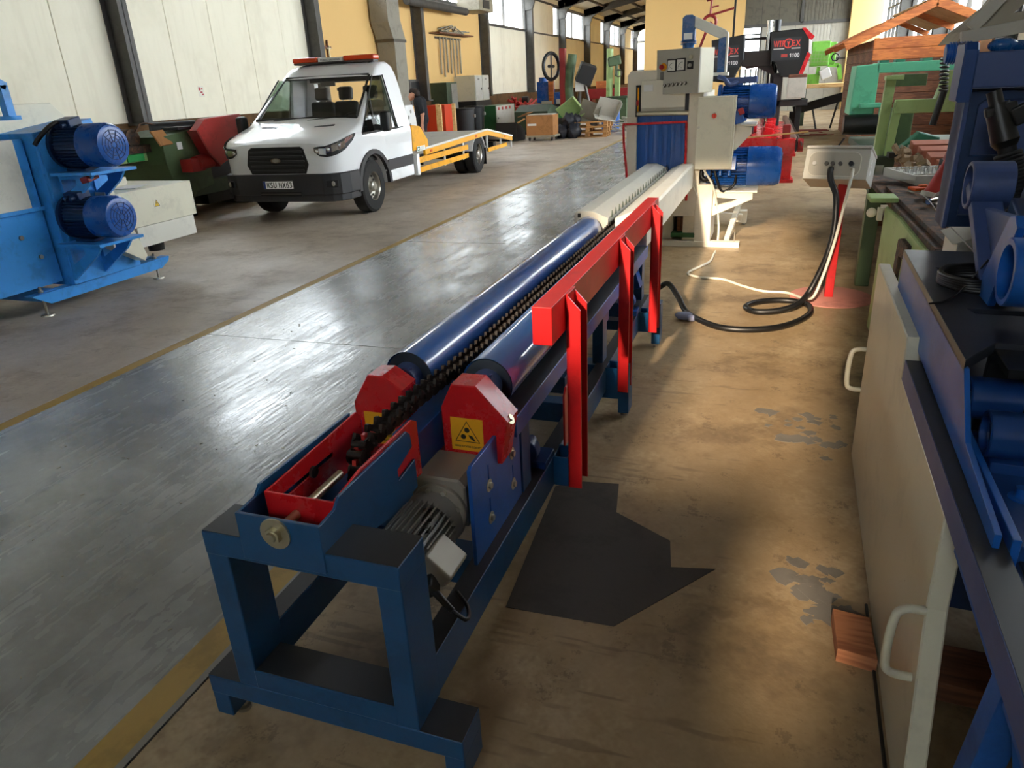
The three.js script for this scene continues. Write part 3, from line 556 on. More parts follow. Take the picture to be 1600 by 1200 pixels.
  mb().prism([[.352, 1.93], [.472, 1.93], [.472, 2.135], [.44, 2.155], [.38, 2.155], [.352, 2.13]], 'z', -6.69, -6.57, .006).prism([[.695, 1.64], [.775, 1.64], [.775, 1.985], [.755, 2.005], [.695, 1.93]], 'z', -6.69, -6.57, .006).build('carrying_arm', M.blue, t);
  mb().prism([[.468, 2.045], [.70, 1.935], [.778, 1.95], [.778, 1.985], [.75, 2.01], [.468, 2.14]], 'z', -6.692, -6.566, .004).box(.765, .782, 1.64, 1.97, -6.694, -6.566, .002).build('arm_cross_tube', M.white, t);  // white on the blue arm: sun glare put into the colour
  mb().box(.66, .80, 1.61, 1.64, -6.75, -6.52, .003).build('arm_foot', M.white, t);
  mb().box(.37, .45, 1.945, 2.0, -6.568, -6.564, 0).build('arm_plate', M.paper, t);
}
// ---------------------------------------------------------------- control box on the red stand, its hose and cable
{
  const t = thing('control_stand', 'grey control box tilted on a red square post with round red base', 'control stand', [.585, 0, -5.78]);
  new MB().lathe([[0, 0], [.29, 0], [.3, .004], [.3, .008], [.29, .012], [0, .012]], [.02, 0, 0], [0, 1, 0], 48).build('base_plate', M.pink, t);
  new MB().box(-.03, .03, .012, .87, -.03, .03, .003).build('post', M.redRail, t);
  const b = new THREE.Group(); b.name = 'control_box'; b.position.set(-.035, .965, .0); b.rotation.set(-.32, -.26, 0, 'YXZ'); t.add(b);
  new MB().box(-.21, .21, -.115, .095, -.16, .16, .005).build('box_body', M.greyLight, b);
  new MB().box(-.213, .213, .097, .117, -.165, .165, .005).build('box_lid', M.greyLight, b);
  const gl = [], P = (x, y) => [x, y]; const rc = (x0, x1, y0, y1, r) => { const o = []; for (const [cx, cy, a] of [[x1 - r, y1 - r, 0], [x0 + r, y1 - r, 1], [x0 + r, y0 + r, 2], [x1 - r, y0 + r, 3]]) for (let i = 0; i <= 5; i++) { const q = (a + i / 5) * PI / 2; o.push([cx + Math.cos(q) * r, cy + Math.sin(q) * r]); } return o; };
  new MB().prism(rc(-.18, .155, -.09, .07, .05), 'z', .16, .166, .001).build('gland_plate', M.greyPanel, b);
  new MB().prism(rc(-.186, .161, -.096, .076, .054), 'z', .159, .163, .001, [rc(-.178, .153, -.088, .068, .049)]).build('gasket', M.white, b);
  for (const x of [-.14, -.06, -.02, .03]) new MB().cyl([x, -.01, .166], [x, -.01, .185], .014, .014, 8).build('cable_gland', x < -.1 ? M.paper : M.steelDark, b);
  new MB().cyl([.1, -.01, .166], [.1, -.01, .19], .018, .016).build('cable_gland', M.blackSatin, b);
  new MB().cyl([.08, .117, -.06], [.08, .13, -.06], .018).cyl([.08, .13, -.06], [.08, .15, -.06], .03, .027).build('emergency_stop', M.redRail, b);
  new MB().cyl([-.06, .117, -.08], [-.06, .15, -.08], .012).rbox(.012, .09, .012, -.04, .19, -.09, 0, 0, -.5).build('joystick', M.blackSatin, b);
  plate('cable_mark', .03, .11, decal(.03, .11, 900, (g, w, h) => { g.fillStyle = '#e4e2d8'; g.fillRect(0, 0, w, h); g.fillStyle = '#fff'; g.fillRect(w * .1, h * .03, w * .8, h * .94); g.fillStyle = '#c9c7bd'; g.save(); g.translate(w / 2, h / 2); g.rotate(PI / 2); g.font = 'bold ' + w * .8 + 'px sans-serif'; g.textAlign = 'center'; g.textBaseline = 'middle'; g.fillText('S-37', 0, 0); g.restore(); }), b, .2115, -.01, .05, 0, PI / 2, 0);
  const hose = new MB().tube([[-.66, .12, -5.43], [-.60, .16, -5.42], [-.5, .1, -5.28], [-.434, .035, -5.162], [-.31, .03, -4.951], [-.157, .03, -4.81], [.01, .03, -4.795], [.2, .03, -4.876], [.355, .03, -5.07], [.434, .03, -5.285], [.414, .03, -5.47], [.313, .03, -5.538], [.176, .03, -5.527], [.04, .03, -5.436], [-.011, .03, -5.316], [.058, .03, -5.221], [.204, .04, -5.23], [.335, .07, -5.3], [.41, .12, -5.42], [.473, .27, -5.45], [.515, .426, -5.45], [.535, .56, -5.47], [.535, .70, -5.5], [.522, .82, -5.54], [.485, .90, -5.58], [.475, .96, -5.60], [.482, .975, -5.63]], .021, 160, 12).build('black_hose', M.rubberHose, scene);
  tag(hose, 'thick black cable hose looped on the floor between conveyor and control stand', 'hose');
  const cab = new MB().tube([[.745 - 1.263, .76, -7.52], [-.42, .6, -7.5], [-.345, .2, -7.6], [-.345, .012, -7.55], [-.353, .01, -7.1], [-.372, .01, -6.8], [-.442, .01, -6.6], [-.522, .01, -6.335], [-.411, .01, -6.215], [-.231, .01, -6.183], [-.051, .01, -5.987], [.116, .01, -5.849], [.275, .012, -5.83], [.40, .05, -5.55], [.45, .1, -5.42], [.50, .27, -5.42], [.545, .5, -5.43], [.575, .72, -5.45], [.60, .90, -5.48], [.615, .975, -5.55], [.608, .965, -5.62]], .0105, 150, 8).build('white_cable', M.whiteCable, scene);
  tag(cab, 'thin white cable running from the saw along floor to the control box', 'cable');
  const rag = new MB(-.42, .03, -5.03).sph(-.42, .03, -5.03, .05, 1.4, .6, .9, 8).sph(-.37, .025, -5.0, .035, 1.3, .7, 1, 7).sph(-.46, .025, -5.06, .03, 1.2, .7, 1, 7).build('crumpled_rag', std(0x8e93b0, .9), scene); rag.position.set(-.42, .03, -5.03); tag(rag, 'crumpled pale blue rag on the floor beside the black hose', 'rag');
  { const b = new MB(); for (let i = 0; i < 60; i++) b.rbox(rr(.006, .018), .002, rr(.003, .007), rr(-3.4, -1.7), .003, rr(-4.5, -.9), 0, rr(0, 3), 0, 0); tag(b.build('floor_chips', M.greyBeige, scene), 'tiny scattered wood chips on the grey walkway', 'chips', null, 'stuff'); }
}
// ---------------------------------------------------------------- the blue machine at the right edge
{
  const O = [.434, 0, -1.48], T = -.042, cT = Math.cos(T), sT = Math.sin(T);
  const W = (x, y, z) => [O[0] + x * cT + z * sT, y, O[2] - x * sT + z * cT];
  const t = thing('roller_moulder', 'large worn blue machine with slotted table, ring tubes and tilted shock absorber', 'machine', O, T);
  // cream side panel with two handles
  const pn = new MB().prism([[-1.70, .0], [-1.79, .86], [-.83, .86], [-.80, .735], [-.01, .735], [0, .5], [.11, .15], [.15, 0]], 'x', 0, .045, .004).build('side_panel', M.creamPanel, t);
  for (const z of [-1.74, -.0]) new MB().tube([[.003, .492, z], [-.03, .492, z + .002], [-.052, .485, z + .01], [-.06, .46, z + .015], [-.06, .34, z + .015], [-.052, .315, z + .012], [-.03, .308, z + .012], [.003, .308, z + .012]], .0105, 40, 12).build('handle', M.creamPanel, pn);
  // ledge channel and table
  new MB().prism([[.0, .735], [.006, .735], [.006, .795], [.06, .795], [.06, .80], [.0, .80]], 'z', -.79, 1.1, .001).build('ledge', M.blueGrey, t);
  new MB().box(.002, .06, .7985, .8012, -.785, 1.09, 0).build('ledge_top', M.topDustShade, t);  // dust and the dark ceiling reflection, put into the ledge top as colour
  new MB().box(.06, .075, .70, .83, -1.30, .2, .002).build('rail_strip', M.blueMid, t);
  const hl = (z, x0 = .1) => [[x0, z - .022], [x0 + .5, z - .022], [x0 + .5, z + .022], [x0 + .012, z + .022]];
  new MB().prism([[.034, -1.42], [1.0, -1.42], [1.0, -.40], [.12, -.40], [.034, -.26]], 'y', .972, 1.0, .002, [hl(-1.13), hl(-.66, .11)]).build('table_top', M.tableTop, t);
  for (const z of [-1.13, -.66]) new MB().box(.1, .62, .955, .975, z - .03, z + .03, 0).build('slot_bed', M.steelDark, t);
  new MB().prism([[-1.42, .83], [.19, .80], [.19, .83], [-.12, .86], [-.26, .98], [-1.42, .98]], 'x', .034, .046, .001).build('table_side', M.blueMid, t);
  new MB().box(.05, .9, .5, .75, -1.40, -.42, .004).box(.06, 1.0, .68, .74, -.45, 1.0, 0).build('machine_body', M.navy, t);
  new MB().prism([[-.26, .985], [-.40, .985], [-.44, .96], [-.46, .70], [-.44, .70], [-.42, .94], [-.39, .965], [-.26, .965]], 'x', .12, .9, .002).build('pit_edge', M.black, t);
  // lower frame
  new MB().bar([.05, .79, .42], [.05, 0, .27], .05, .06).bar([.064, .74, .40], [.18, .0, .62], .05, .05).box(.03, .08, .65, .75, -1.7, 1.1, .004).box(.06, .11, .0, .7, -1.66, -1.58, .004).box(.9, .98, 0, .72, -1.66, -1.56, .004).build('leg_frame', M.blueLeg, t);
  new MB().box(.12, .9, .30, .66, -.31, -.29, 0).box(.12, .9, .1, .3, -.62, -.60, 0).build('inner_plate', M.navy, t);
  new MB().box(.10, .9, .06, .12, -.36, -.2, .003).build('inner_board', M.woodDark, t);
  // ring tubes of the feed rollers
  for (const [y, z] of [[.85, -.412], [.85, -.205]]) { const r = new MB().ring([.088, y, z], [1, 0, 0], .053, .042, .11, 36).build('roller_tube', M.blueDark, t); new MB().cyl([.10, y, z], [.19, y, z], .03).build('roller_core', M.blue, r); }
  { const g = new MB(); for (const [y, z] of [[.86, -.44], [.845, -.235]]) { g.cyl([.2, y, z], [.6, y, z], .05, .05, 28); for (let i = 0; i < 16; i++) { const a = i / 16 * PI * 2; g.rbox(.40, .014, .012, .41, y + Math.cos(a) * .055, z + Math.sin(a) * .055, a, 0, 0, .002); } } g.build('fluted_roller', M.rubber, t); }
  new MB().box(.085, .45, .735, .775, -.34, .13, .004).box(.1, .30, .77, .80, -.24, -.16, .003).build('bearing_block', M.blueDark, t);
  new MB().cyl([.14, .775, -.06], [.14, .80, -.06], .014, .014, 6).cyl([.14, .77, -.06], [.14, .778, -.06], .024).build('bolt', M.blueMid, t);
  new MB().box(.1, .6, .72, .745, .13, .6, .003).build('small_table', M.tableTop, t);
  new MB().cyl([.13, .746, .22], [.13, .7475, .22], .013).build('bolt_hole', M.black, t);
  // tall slide with cross beam; lit and shaded faces put into its blues
  new MB().prism([[.188, 1.035], [.45, 1.035], [.45, 1.53], [.188, 1.53]], 'z', -1.86, -1.715, .004).box(.188, .205, 1.03, 1.5, -1.87, -1.69, .004).build('slide_column', M.blueGrey, t);
  const fr = (y0, y1) => [[.235, y0], [.42, y0], [.42, y1], [.25, y1], [.235, y1 - .015]];
  new MB().prism([[.2, 1.036], [.46, 1.036], [.46, 1.525], [.2, 1.525]], 'z', -1.72, -1.69, .004, [fr(1.08, 1.27), fr(1.30, 1.49)]).build('slide_front', M.navy, t);
  new MB().box(.21, .45, 1.05, 1.51, -1.725, -1.718, 0).build('slide_recess', M.navy, t);
  new MB().prism([[-1.76, 1.49], [-1.60, 1.49], [-1.60, 1.66], [-1.62, 1.685], [-1.76, 1.685]], 'x', .143, .188, .006).build('beam_end', M.blueDark, t);
  new MB().box(.185, 1.0, 1.533, 1.652, -1.745, -1.625, .008).build('cross_beam', M.blueGrey, t);
  new MB().sph(.27, 1.67, -1.68, .03, 1.6, .8, 1).cyl([.30, 1.668, -1.68], [.46, 1.665, -1.68], .016).cyl([.36, 1.67, -1.68], [.44, 1.668, -1.68], .02, .018).build('lift_drive', M.blue, t);
  { const q = new MB(); q.cyl([.15, 1.655, -2.05], [.24, 1.66, -2.05], .036, .036, 20); for (let i = 0; i < 8; i++) q.cyl([.16 + i * .01, 1.656, -2.05], [.164 + i * .01, 1.656, -2.05], .042, .042, 20); q.build('small_motor', M.blueMid, t); }
  // ring 1, arm plate, ring 2
  new MB().ring([.148, 1.262, -1.175], [1, 0, 0], .073, .060, .115, 44).build('arm_ring', M.blueGrey, t);
  new MB().prism([[-1.21, 1.235], [-1.10, 1.205], [-.70, 1.24], [-.66, 1.20], [-.72, 1.03], [-.84, 1.03], [-.88, 1.09]], 'x', .19, .215, .003).prism([[-1.235, 1.245], [-.84, 1.03], [-.82, 1.05], [-1.2, 1.27]], 'x', .155, .24, .002).build('swing_arm', M.blueGrey, t);
  new MB().prism([[-.88, 1.0], [-.72, 1.0], [-.60, 1.235], [-.64, 1.26], [-.69, 1.25]], 'x', .162, .182, .003).build('arm_plate', M.blueMid, t);
  new MB().ring([.145, 1.135, -.555], [1, 0, 0], .085, .068, .2, 44).build('arm_ring', M.blueMid, t);
  new MB().cyl([.30, 1.26, -1.1], [.5, 1.22, -1.1], .07).rbox(.2, .16, .14, .34, 1.15, -1.0, .3, 0, 0, .01).build('arm_hub', M.navy, t);
  // shock absorber with bellows
  { const s = new MB(), p0 = V(.225, 1.49, -1.38), p1 = V(.345, 1.16, -1.33), at = (u) => p0.clone().lerp(p1, u).toArray(); s.cyl(at(-.12), at(.04), .022).cyl(at(0), at(.34), .036, .04, 28).cyl(at(.34), at(.4), .042, .03, 28); s.build('shock_absorber', M.blackSatin, t); const b = new MB(); b.cyl(at(.4), at(1.05), .027); for (let i = 0; i < 17; i++) b.raw(new THREE.TorusGeometry(.034, .0075, 8, 28), new THREE.Matrix4().compose(V(...at(.47 + i * .033)), new THREE.Quaternion().setFromUnitVectors(V(0, 0, 1), p1.clone().sub(p0).normalize()), V(1, 1, 1))); b.build('bellows', M.rubber, t); new MB().rbox(.09, .03, .03, .235, 1.475, -1.36, 0, 0, .3, .006).rbox(.05, .06, .03, .29, 1.46, -1.35, 0, 0, .5, .008).build('absorber_bracket', M.blackSatin, t); }
  // cable coil lying on the table
  { const c = new MB(); for (let k = 0; k < 5; k++) c.tube([[.075, 1.012 + k * .006, -.93], [.11, 1.014 + k * .007, -1.0], [.2, 1.013 + k * .006, -1.0 - k * .008], [.28, 1.014, -.93], [.24, 1.012 + k * .006, -.84 - k * .01], [.13, 1.012 + k * .007, -.83]], .0085, 40, 8, true); const o = c.build('cable_coil', M.black, scene); o.position.set(...O); o.rotation.y = T; tag(o, 'glossy black cable coil lying on the slotted blue table', 'cable'); }
  { const c = new MB().tube([[.02, 1.004, -.70], [.06, 1.004, -.73], [.12, 1.02, -.82], [.155, 1.06, -.86], [.17, 1.10, -.84]], .003, 30, 6).build('loose_wire', M.charcoal, scene); c.position.set(...O); c.rotation.y = T; tag(c, 'thin loose wire end hanging over the blue table edge', 'wire'); }
  const wire = new MB().tube([[.92, .88, -5.2], [.84, .98, -4.3], [.78, 1.0, -3.6], [.72, 1.02, -2.7]], .0025, 30, 6).build('thin_wire', M.grey, scene); tag(wire, 'thin grey wire hanging slack from green bench to the blue table', 'wire');
  const rod = new MB().cyl([...W(-.012, .006, -.62)], [...W(-.012, .006, .1)], .005, .005, 10).build('black_rod', M.black, scene); tag(rod, 'thin black rod on the floor along the cream panel foot', 'rod');
  const blk = new MB().prism([[.335, -2.0], [.44, -1.985], [.44, -1.80], [.335, -1.82]], 'y', 0, .05, .002).build('wood_block', std(0xffffff, .8, 0, { map: woodTex([170, 112, 76], [134, 82, 54]) }), scene); tag(blk, 'short reddish wood block on the floor at the cream panel', 'wood block');
  const cb = thing('cream_box', 'small cream sheet metal box behind the blue slotted table', 'box', W(.235, 0, -1.72), T);
  new MB().box(.02, .3, .0, .97, -.25, .02, .004).prism([[.0, .97], [.3, .97], [.3, 1.02], [.12, 1.02]], 'z', -.25, .04, .003).build('box_body', M.greyLight, cb);
}
// ---------------------------------------------------------------- light blue saw on the left
{
  const k = [-6.0, 0, -4.8];
  const t = thing('twin_motor_saw', 'light blue log saw with two dark blue motors standing on levelling feet', 'saw', k);
  const mb = () => new MB(...k);
  mb().box(-6.4, -5.62, .24, 1.40, -4.46, -3.2, .004).build('saw_housing', M.blueLight, t);
  mb().box(-5.622, -5.61, .87, 1.40, -4.37, -3.3, .002).build('inspection_panel', M.white, t);
  mb().box(-5.63, -5.6, .84, .872, -4.48, -3.2, .002).build('panel_ledge', M.blueLight, t);
  mb().prism([[-4.48, .2], [-5.22, .2], [-5.22, .42], [-5.1, .62], [-5.1, .98], [-5.2, 1.1], [-5.08, 1.52], [-4.48, 1.44]], 'x', -6.4, -5.52, .004).build('motor_housing', M.blueLight, t);
  mb().box(-5.53, -5.50, .9, 1.42, -5.0, -4.5, .003).box(-5.53, -5.50, .45, .92, -5.0, -4.53, .003).build('motor_plate', M.blueLight, t);
  for (const [y, z] of [[1.115, -4.72], [.555, -4.62]]) {
    mb().box(-5.53, -5.06, y - .012, y + .012, z - .27, z + .2, .002).build('motor_shelf', M.blueLight, t);
    for (const dz of [-.2, .12]) mb().prism([[-5.52, y - .01], [-5.12, y - .01], [-5.2, y - .1], [-5.52, y - .32]], 'z', z + dz - .012, z + dz + .012, 0, [[[-5.48, y - .05], [-5.32, y - .05], [-5.32, y - .09], [-5.48, y - .18]]]).build('gusset', M.blueLight, t);
    motor(t, [-5.5 - k[0], y + .205, z - .02 - k[2]], [1, 0, 0], .168, .52, [M.navy, M.blueMotor, M.blueDark], [0, 1, .2]);
  }
  mb().rbox(.09, .05, .12, -5.2, 1.075, -4.62, .2, 0, .2, .01).build('tension_screw', M.redDark, t);
  mb().tube([[-5.5, 1.35, -4.46], [-5.45, 1.42, -4.5], [-5.4, 1.5, -4.6], [-5.4, 1.5, -4.7]], .018, 24).build('motor_cable', M.black, t);
  // base channel, feet
  mb().box(-5.66, -5.56, .185, .197, -5.62, -4.1, .002).box(-5.57, -5.56, .10, .19, -5.5, -4.25, .002).prism([[-4.1, .19], [-4.25, .10], [-4.25, .19]], 'x', -5.572, -5.56).prism([[-5.62, .19], [-5.5, .19], [-5.5, .10], [-5.6, .15]], 'x', -5.572, -5.56).box(-6.4, -5.6, .11, .2, -4.36, -4.24, .003).box(-6.4, -5.6, .11, .2, -5.56, -5.46, .003).build('base_frame', M.blueLight, t);
  for (const z of [-4.22, -5.48]) mb().cyl([-5.61, 0, z], [-5.61, .012, z], .055, .05, 24).cyl([-5.61, .01, z], [-5.61, .25, z], .011).cyl([-5.61, .2, z], [-5.61, .22, z], .022, .022, 6).build('levelling_foot', M.steel, t);
  // cable arm and cowl on top
  mb().cyl([-5.62, 1.545, -4.42], [-5.62, 1.575, -4.42], .075, .075, 24).bar([-5.62, 1.57, -4.42], [-5.62, 1.80, -4.42], .065, .065).bar([-5.62, 1.785, -4.44], [-5.62, 1.93, -4.18], .065, .065).build('cable_arm', M.blueLight, t);
  mb().prism([[-3.2, 1.4], [-5.1, 1.45], [-5.35, 1.35], [-5.05, 1.66], [-3.2, 1.66]], 'x', -6.5, -5.9, .005).prism([[-3.6, 1.66], [-4.9, 1.66], [-4.2, 1.86], [-3.6, 1.92]], 'x', -6.5, -6.2, .005).build('dust_cowl', M.cream, t);
  for (const [y, z] of [[.66, -4.2], [.48, -4.32]]) mb().cyl([-5.62, y, z], [-5.605, y, z], .02, .02, 6).build('bolt', M.steel, t);
  // cream cabinet attached on the far side
  mb().box(-6.3, -5.38, .565, .89, -5.93, -4.95, .004).prism([[-4.9, .92], [-5.0, .92], [-5.2, .30], [-5.16, .26], [-4.85, .45]], 'x', -6.0, -5.39, .003).prism([[-5.1, .89], [-5.12, 1.15], [-5.3, .98], [-5.66, .96], [-5.66, .86]], 'x', -6.4, -5.9, .004).build('side_cabinet', M.cream, t);
  mb().box(-6.2, -5.40, .375, .56, -5.90, -5.16, .005).build('chip_drawer', M.white, t);
  plate('warning_sign', .075, .07, decal(.075, .07, 1600, (g, w, h) => { g.fillStyle = '#dfdac4'; g.fillRect(0, 0, w, h); g.fillStyle = '#e8c018'; g.strokeStyle = '#222'; g.lineWidth = w * .06; g.beginPath(); g.moveTo(w / 2, h * .1); g.lineTo(w * .9, h * .9); g.lineTo(w * .1, h * .9); g.closePath(); g.fill(); g.stroke(); g.fillStyle = '#222'; g.fillRect(w * .44, h * .4, w * .12, h * .36); }), t, -5.378 - k[0], .745, -5.44 - k[2], 0, PI / 2, 0);
  mb().cyl([-5.62, .27, -5.55], [-5.62, .375, -5.55], .075, .085, 12).build('hose_socket', M.blackSatin, t);
  const pp = new MB(-5.6, .9, -5.42).rbox(.2, .004, .3, -5.62, .896, -5.42, 0, .4, 0, 0).build('paper_sheet', M.paper, scene); pp.position.set(-5.6, .9, -5.42); tag(pp, 'white paper sheets lying on the cream cabinet of the light blue saw', 'paper');
}
// ---------------------------------------------------------------- green machine with red guards behind it
{
  const k = [-8.3, 0, -9.2];
  const t = thing('green_planer', 'old green woodworking machine with big red hexagonal belt guard', 'machine', k);
  const mb = () => new MB(...k);
  mb().prism([[-8.42, 1.17], [-9.1, 1.24], [-9.3, 1.1], [-9.3, .42], [-8.9, .36], [-8.7, .1], [-8.5, .1], [-8.5, .5], [-8.42, .8]], 'x', -8.9, -7.98, .006).build('machine_body', M.green, t);
  mb().box(-8.9, -8.05, .28, .48, -10.5, -8.8, .01).box(-8.8, -8.1, .0, .3, -8.95, -8.75, .01).box(-8.8, -8.1, 0, .3, -10.4, -10.15, .01).build('machine_base', M.greenDark, t);
  mb().prism([[-8.85, 1.22], [-9.07, 1.37], [-9.86, 1.40], [-10.06, 1.18], [-9.98, .945], [-9.21, .70], [-9.02, .89]], 'x', -7.86, -7.72, .006).build('belt_guard', M.redDull, t);
  mb().prism([[-8.83, 1.225], [-9.0, .89], [-9.2, .69], [-9.22, .71], [-9.03, .90], [-8.87, 1.22]], 'x', -7.88, -7.71, .002).build('guard_rim', M.redDark, t);
  mb().box(-8.0, -7.78, .66, .84, -8.95, -8.68, .01).cyl([-7.85, .76, -8.85], [-7.85, .80, -9.2], .11, .11, 20).build('small_guard', M.redDull, t);
  mb().box(-8.5, -8.3, .86, .98, -8.45, -7.3, .008).build('feed_beam', M.greenSage, t); mb().box(-8.52, -8.28, .87, .99, -8.35, -8.05, .005).build('beam_clamp', M.greenBright, t);
  mb().cyl([-8.8, 1.18, -8.2], [-8.25, 1.18, -8.2], .12, .12, 20).box(-8.8, -8.2, 1.0, 1.08, -8.5, -7.95, .006).box(-8.6, -8.2, .98, 1.02, -8.6, -7.7, .004).build('feed_roller_head', M.rustIron, t);
  mb().cyl([-8.6, 1.25, -8.9], [-8.2, 1.25, -9.4], .1).box(-8.3, -8.0, 1.24, 1.28, -9.1, -8.8, .004).build('top_gear', M.darkGrey, t);
  mb().rbox(.02, .22, .36, -7.97, 1.16, -8.42, .0, .3, .5, 0).build('cardboard_piece', M.cardboard, t);
  mb().tube([[-8.2, 1.25, -8.2], [-8.2, 1.36, -8.35], [-8.15, 1.33, -8.55]], .012, 16).build('lever', M.rustIron, t);
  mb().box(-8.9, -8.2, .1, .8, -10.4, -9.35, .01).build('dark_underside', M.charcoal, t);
  mb().box(-7.975, -7.968, .98, 1.08, -8.78, -8.68, 0).build('maker_plate', M.paper, t);
  const bo = thing('sheet_stack', 'dark green painted sheet stack leaning behind the truck front wheel', 'sheet stack', [-8.6, 0, -10.9]);
  new MB().rbox(.6, .5, .06, 0, .27, 0, -.2, .1, 0).rbox(.6, .45, .05, .1, .25, .12, -.2, .1, 0).build('sheet', M.greenDark, bo);
}
{ const st = plate('wall_sticker', .16, .2, decal(.16, .2, 400, (g, w, h) => { g.fillStyle = '#ece7d6'; g.fillRect(0, 0, w, h); g.fillStyle = '#b3343a'; g.fillRect(w * .1, h * .1, w * .3, h * .3); g.fillRect(w * .5, h * .2, w * .3, h * .12); g.fillRect(w * .3, h * .5, w * .4, h * .12); g.fillRect(w * .55, h * .7, w * .3, h * .15); }), scene, LX + .004, 1.78, -12.62, 0, PI / 2, 0); tag(st, 'tiny red marked sticker on the pale wall panel beside the truck', 'sticker'); }
// ---------------------------------------------------------------- white recovery truck
{
  const t = thing('recovery_truck', 'white flatbed recovery truck with yellow side rails and amber light bar', 'truck', [-6.2, 0, -9.3], .04);
  const CX = .045, AR = .455, AZ = -.06, F = M.carWhite;
  const lerpT = (tb, x) => { for (let i = 0; i < tb.length - 1; i++) if (x <= tb[i][0] && x >= tb[i + 1][0]) { const u = (tb[i][0] - x) / (tb[i][0] - tb[i + 1][0]); return tb[i][1] + (tb[i + 1][1] - tb[i][1]) * u; } return x > tb[0][0] ? tb[0][1] : tb[tb.length - 1][1]; };
  const TOP = [[.90, .93], [.87, 1.02], [.78, 1.065], [.55, 1.13], [.28, 1.2], [.12, 1.245], [.07, 1.275], [-.75, 1.875], [-.84, 1.94], [-.94, 1.99], [-1.1, 2.03], [-1.27, 2.035], [-1.38, 1.99], [-1.43, 1.90], [-1.46, 1.75]];
  const PLAN = [[.90, .66], [.86, .76], [.8, .83], [.7, .88], [.5, .915], [.3, .93], [-1.46, .93]];
  const half = (z, y) => lerpT(PLAN, z) - Math.max(0, y - 1.08) * .21 - Math.max(0, .6 - y) * .03 + .012 * Math.exp(-(((y - .95) / .12) ** 2));
  const stations = [.90, .87, .83, .78, .7, .6, .5, .44, .39, .34, .28, .2, .12, .07, 0, -.1, -.2, -.3, -.38, -.44, -.5, -.515, -.6, -.7, -.75, -.8, -.84, -.89, -.94, -1.02, -1.1, -1.18, -1.27, -1.33, -1.38, -1.41, -1.43, -1.46];
  const NS = 14, NT = 8, loop = (z) => {
    const yt = lerpT(TOP, z), d = AR * AR - (z - AZ) ** 2, yb = Math.max(.36, d > 0 ? .36 + Math.sqrt(d) : .36), R = [];
    for (let j = 0; j < NS; j++) { const y = yb + (yt - .07 - yb) * (j / (NS - 1)); R.push([half(z, y), y]); }
    const w = half(z, yt - .07); R.push([w - .006, yt - .04], [w - .022, yt - .018], [w - .05, yt - .004]);
    const top = []; for (let j = 1; j < NT; j++) { const x = (w - .05) * (1 - 2 * j / NT); top.push([x, yt + .025 * (1 - (x / w) ** 2)]); }
    return [...R, ...top, ...R.slice().reverse().map(([x, y]) => [-x, y])].map(([x, y]) => [x + CX, y, z]);
  };
  const L = stations.map(loop), n = L[0].length, pos = [], tri = (a, b, c) => pos.push(...a, ...b, ...c);
  for (let i = 0; i < L.length - 1; i++) for (let j = 0; j < n; j++) { const k = (j + 1) % n; tri(L[i][j], L[i][k], L[i + 1][j]); tri(L[i][k], L[i + 1][k], L[i + 1][j]); }
  const cap = (P, rev) => { const c = [CX, .8, P[0][2]]; for (let j = 0; j < n; j++) { const k = (j + 1) % n; rev ? tri(c, P[k], P[j]) : tri(c, P[j], P[k]); } };
  cap(L[0], true); cap(L[L.length - 1], false);
  let g = new THREE.BufferGeometry(); g.setAttribute('position', new THREE.Float32BufferAttribute(pos, 3)); g.computeVertexNormals();
  { const v = V(0, 0, 0), p = g.attributes.position; let vol = 0; for (let i = 0; i < p.count; i += 3) { const a = V(0, 0, 0).fromBufferAttribute(p, i), b = V(0, 0, 0).fromBufferAttribute(p, i + 1), c = V(0, 0, 0).fromBufferAttribute(p, i + 2); vol += a.dot(b.cross(c)); } if (vol < 0) flip(g); }
  const ev = new Evaluator(); ev.attributes = ['position', 'normal']; ev.useGroups = false;
  const cut = (geo, other) => { other = other.index ? other.toNonIndexed() : other; for (const kk of Object.keys(other.attributes)) if (kk !== 'position' && kk !== 'normal') other.deleteAttribute(kk); const A = new Brush(geo), B = new Brush(other); A.updateMatrixWorld(); B.updateMatrixWorld(); return ev.evaluate(A, B, SUBTRACTION).geometry; };
  const hullG = (pts) => new ConvexGeometry(pts.map((p) => V(...p)));
  const cav = []; for (const s of [-1, 1]) cav.push([CX + s * .86, .72, -.05], [CX + s * .86, .72, -1.38], [CX + s * .86, 1.1, -.03], [CX + s * .72, 1.9, -.87], [CX + s * .69, 1.95, -1.0], [CX + s * .86, 1.1, -1.38], [CX + s * .70, 1.9, -1.34]);
  g = cut(g, hullG(cav));
  const winP = [[.17, 1.10], [-.64, 1.83], [-.96, 1.845], [-.985, 1.115], [-.70, 1.115], [-.66, 1.10]];
  for (const s of [-1, 1]) g = cut(g, new MB().prism(winP, 'x', CX + s * .55, CX + s * 1.2).l[0]);
  g = cut(g, new MB().prism([[CX - .80, 1.315], [CX + .80, 1.315], [CX + .685, 1.84], [CX - .685, 1.84]], 'z', -1.05, .3).l[0]);
  g = cut(g, new MB().box(CX - .6, CX + .6, 1.28, 1.78, -1.6, -1.3, 0).l[0]);
  const cab = new MB(); cab.raw(toCreasedNormals(g, .55)); const cabM = cab.build('cab', F, t);
  // glass
  const gz = (y) => .07 + (y - 1.275) / (1.875 - 1.275) * (-.75 - .07);
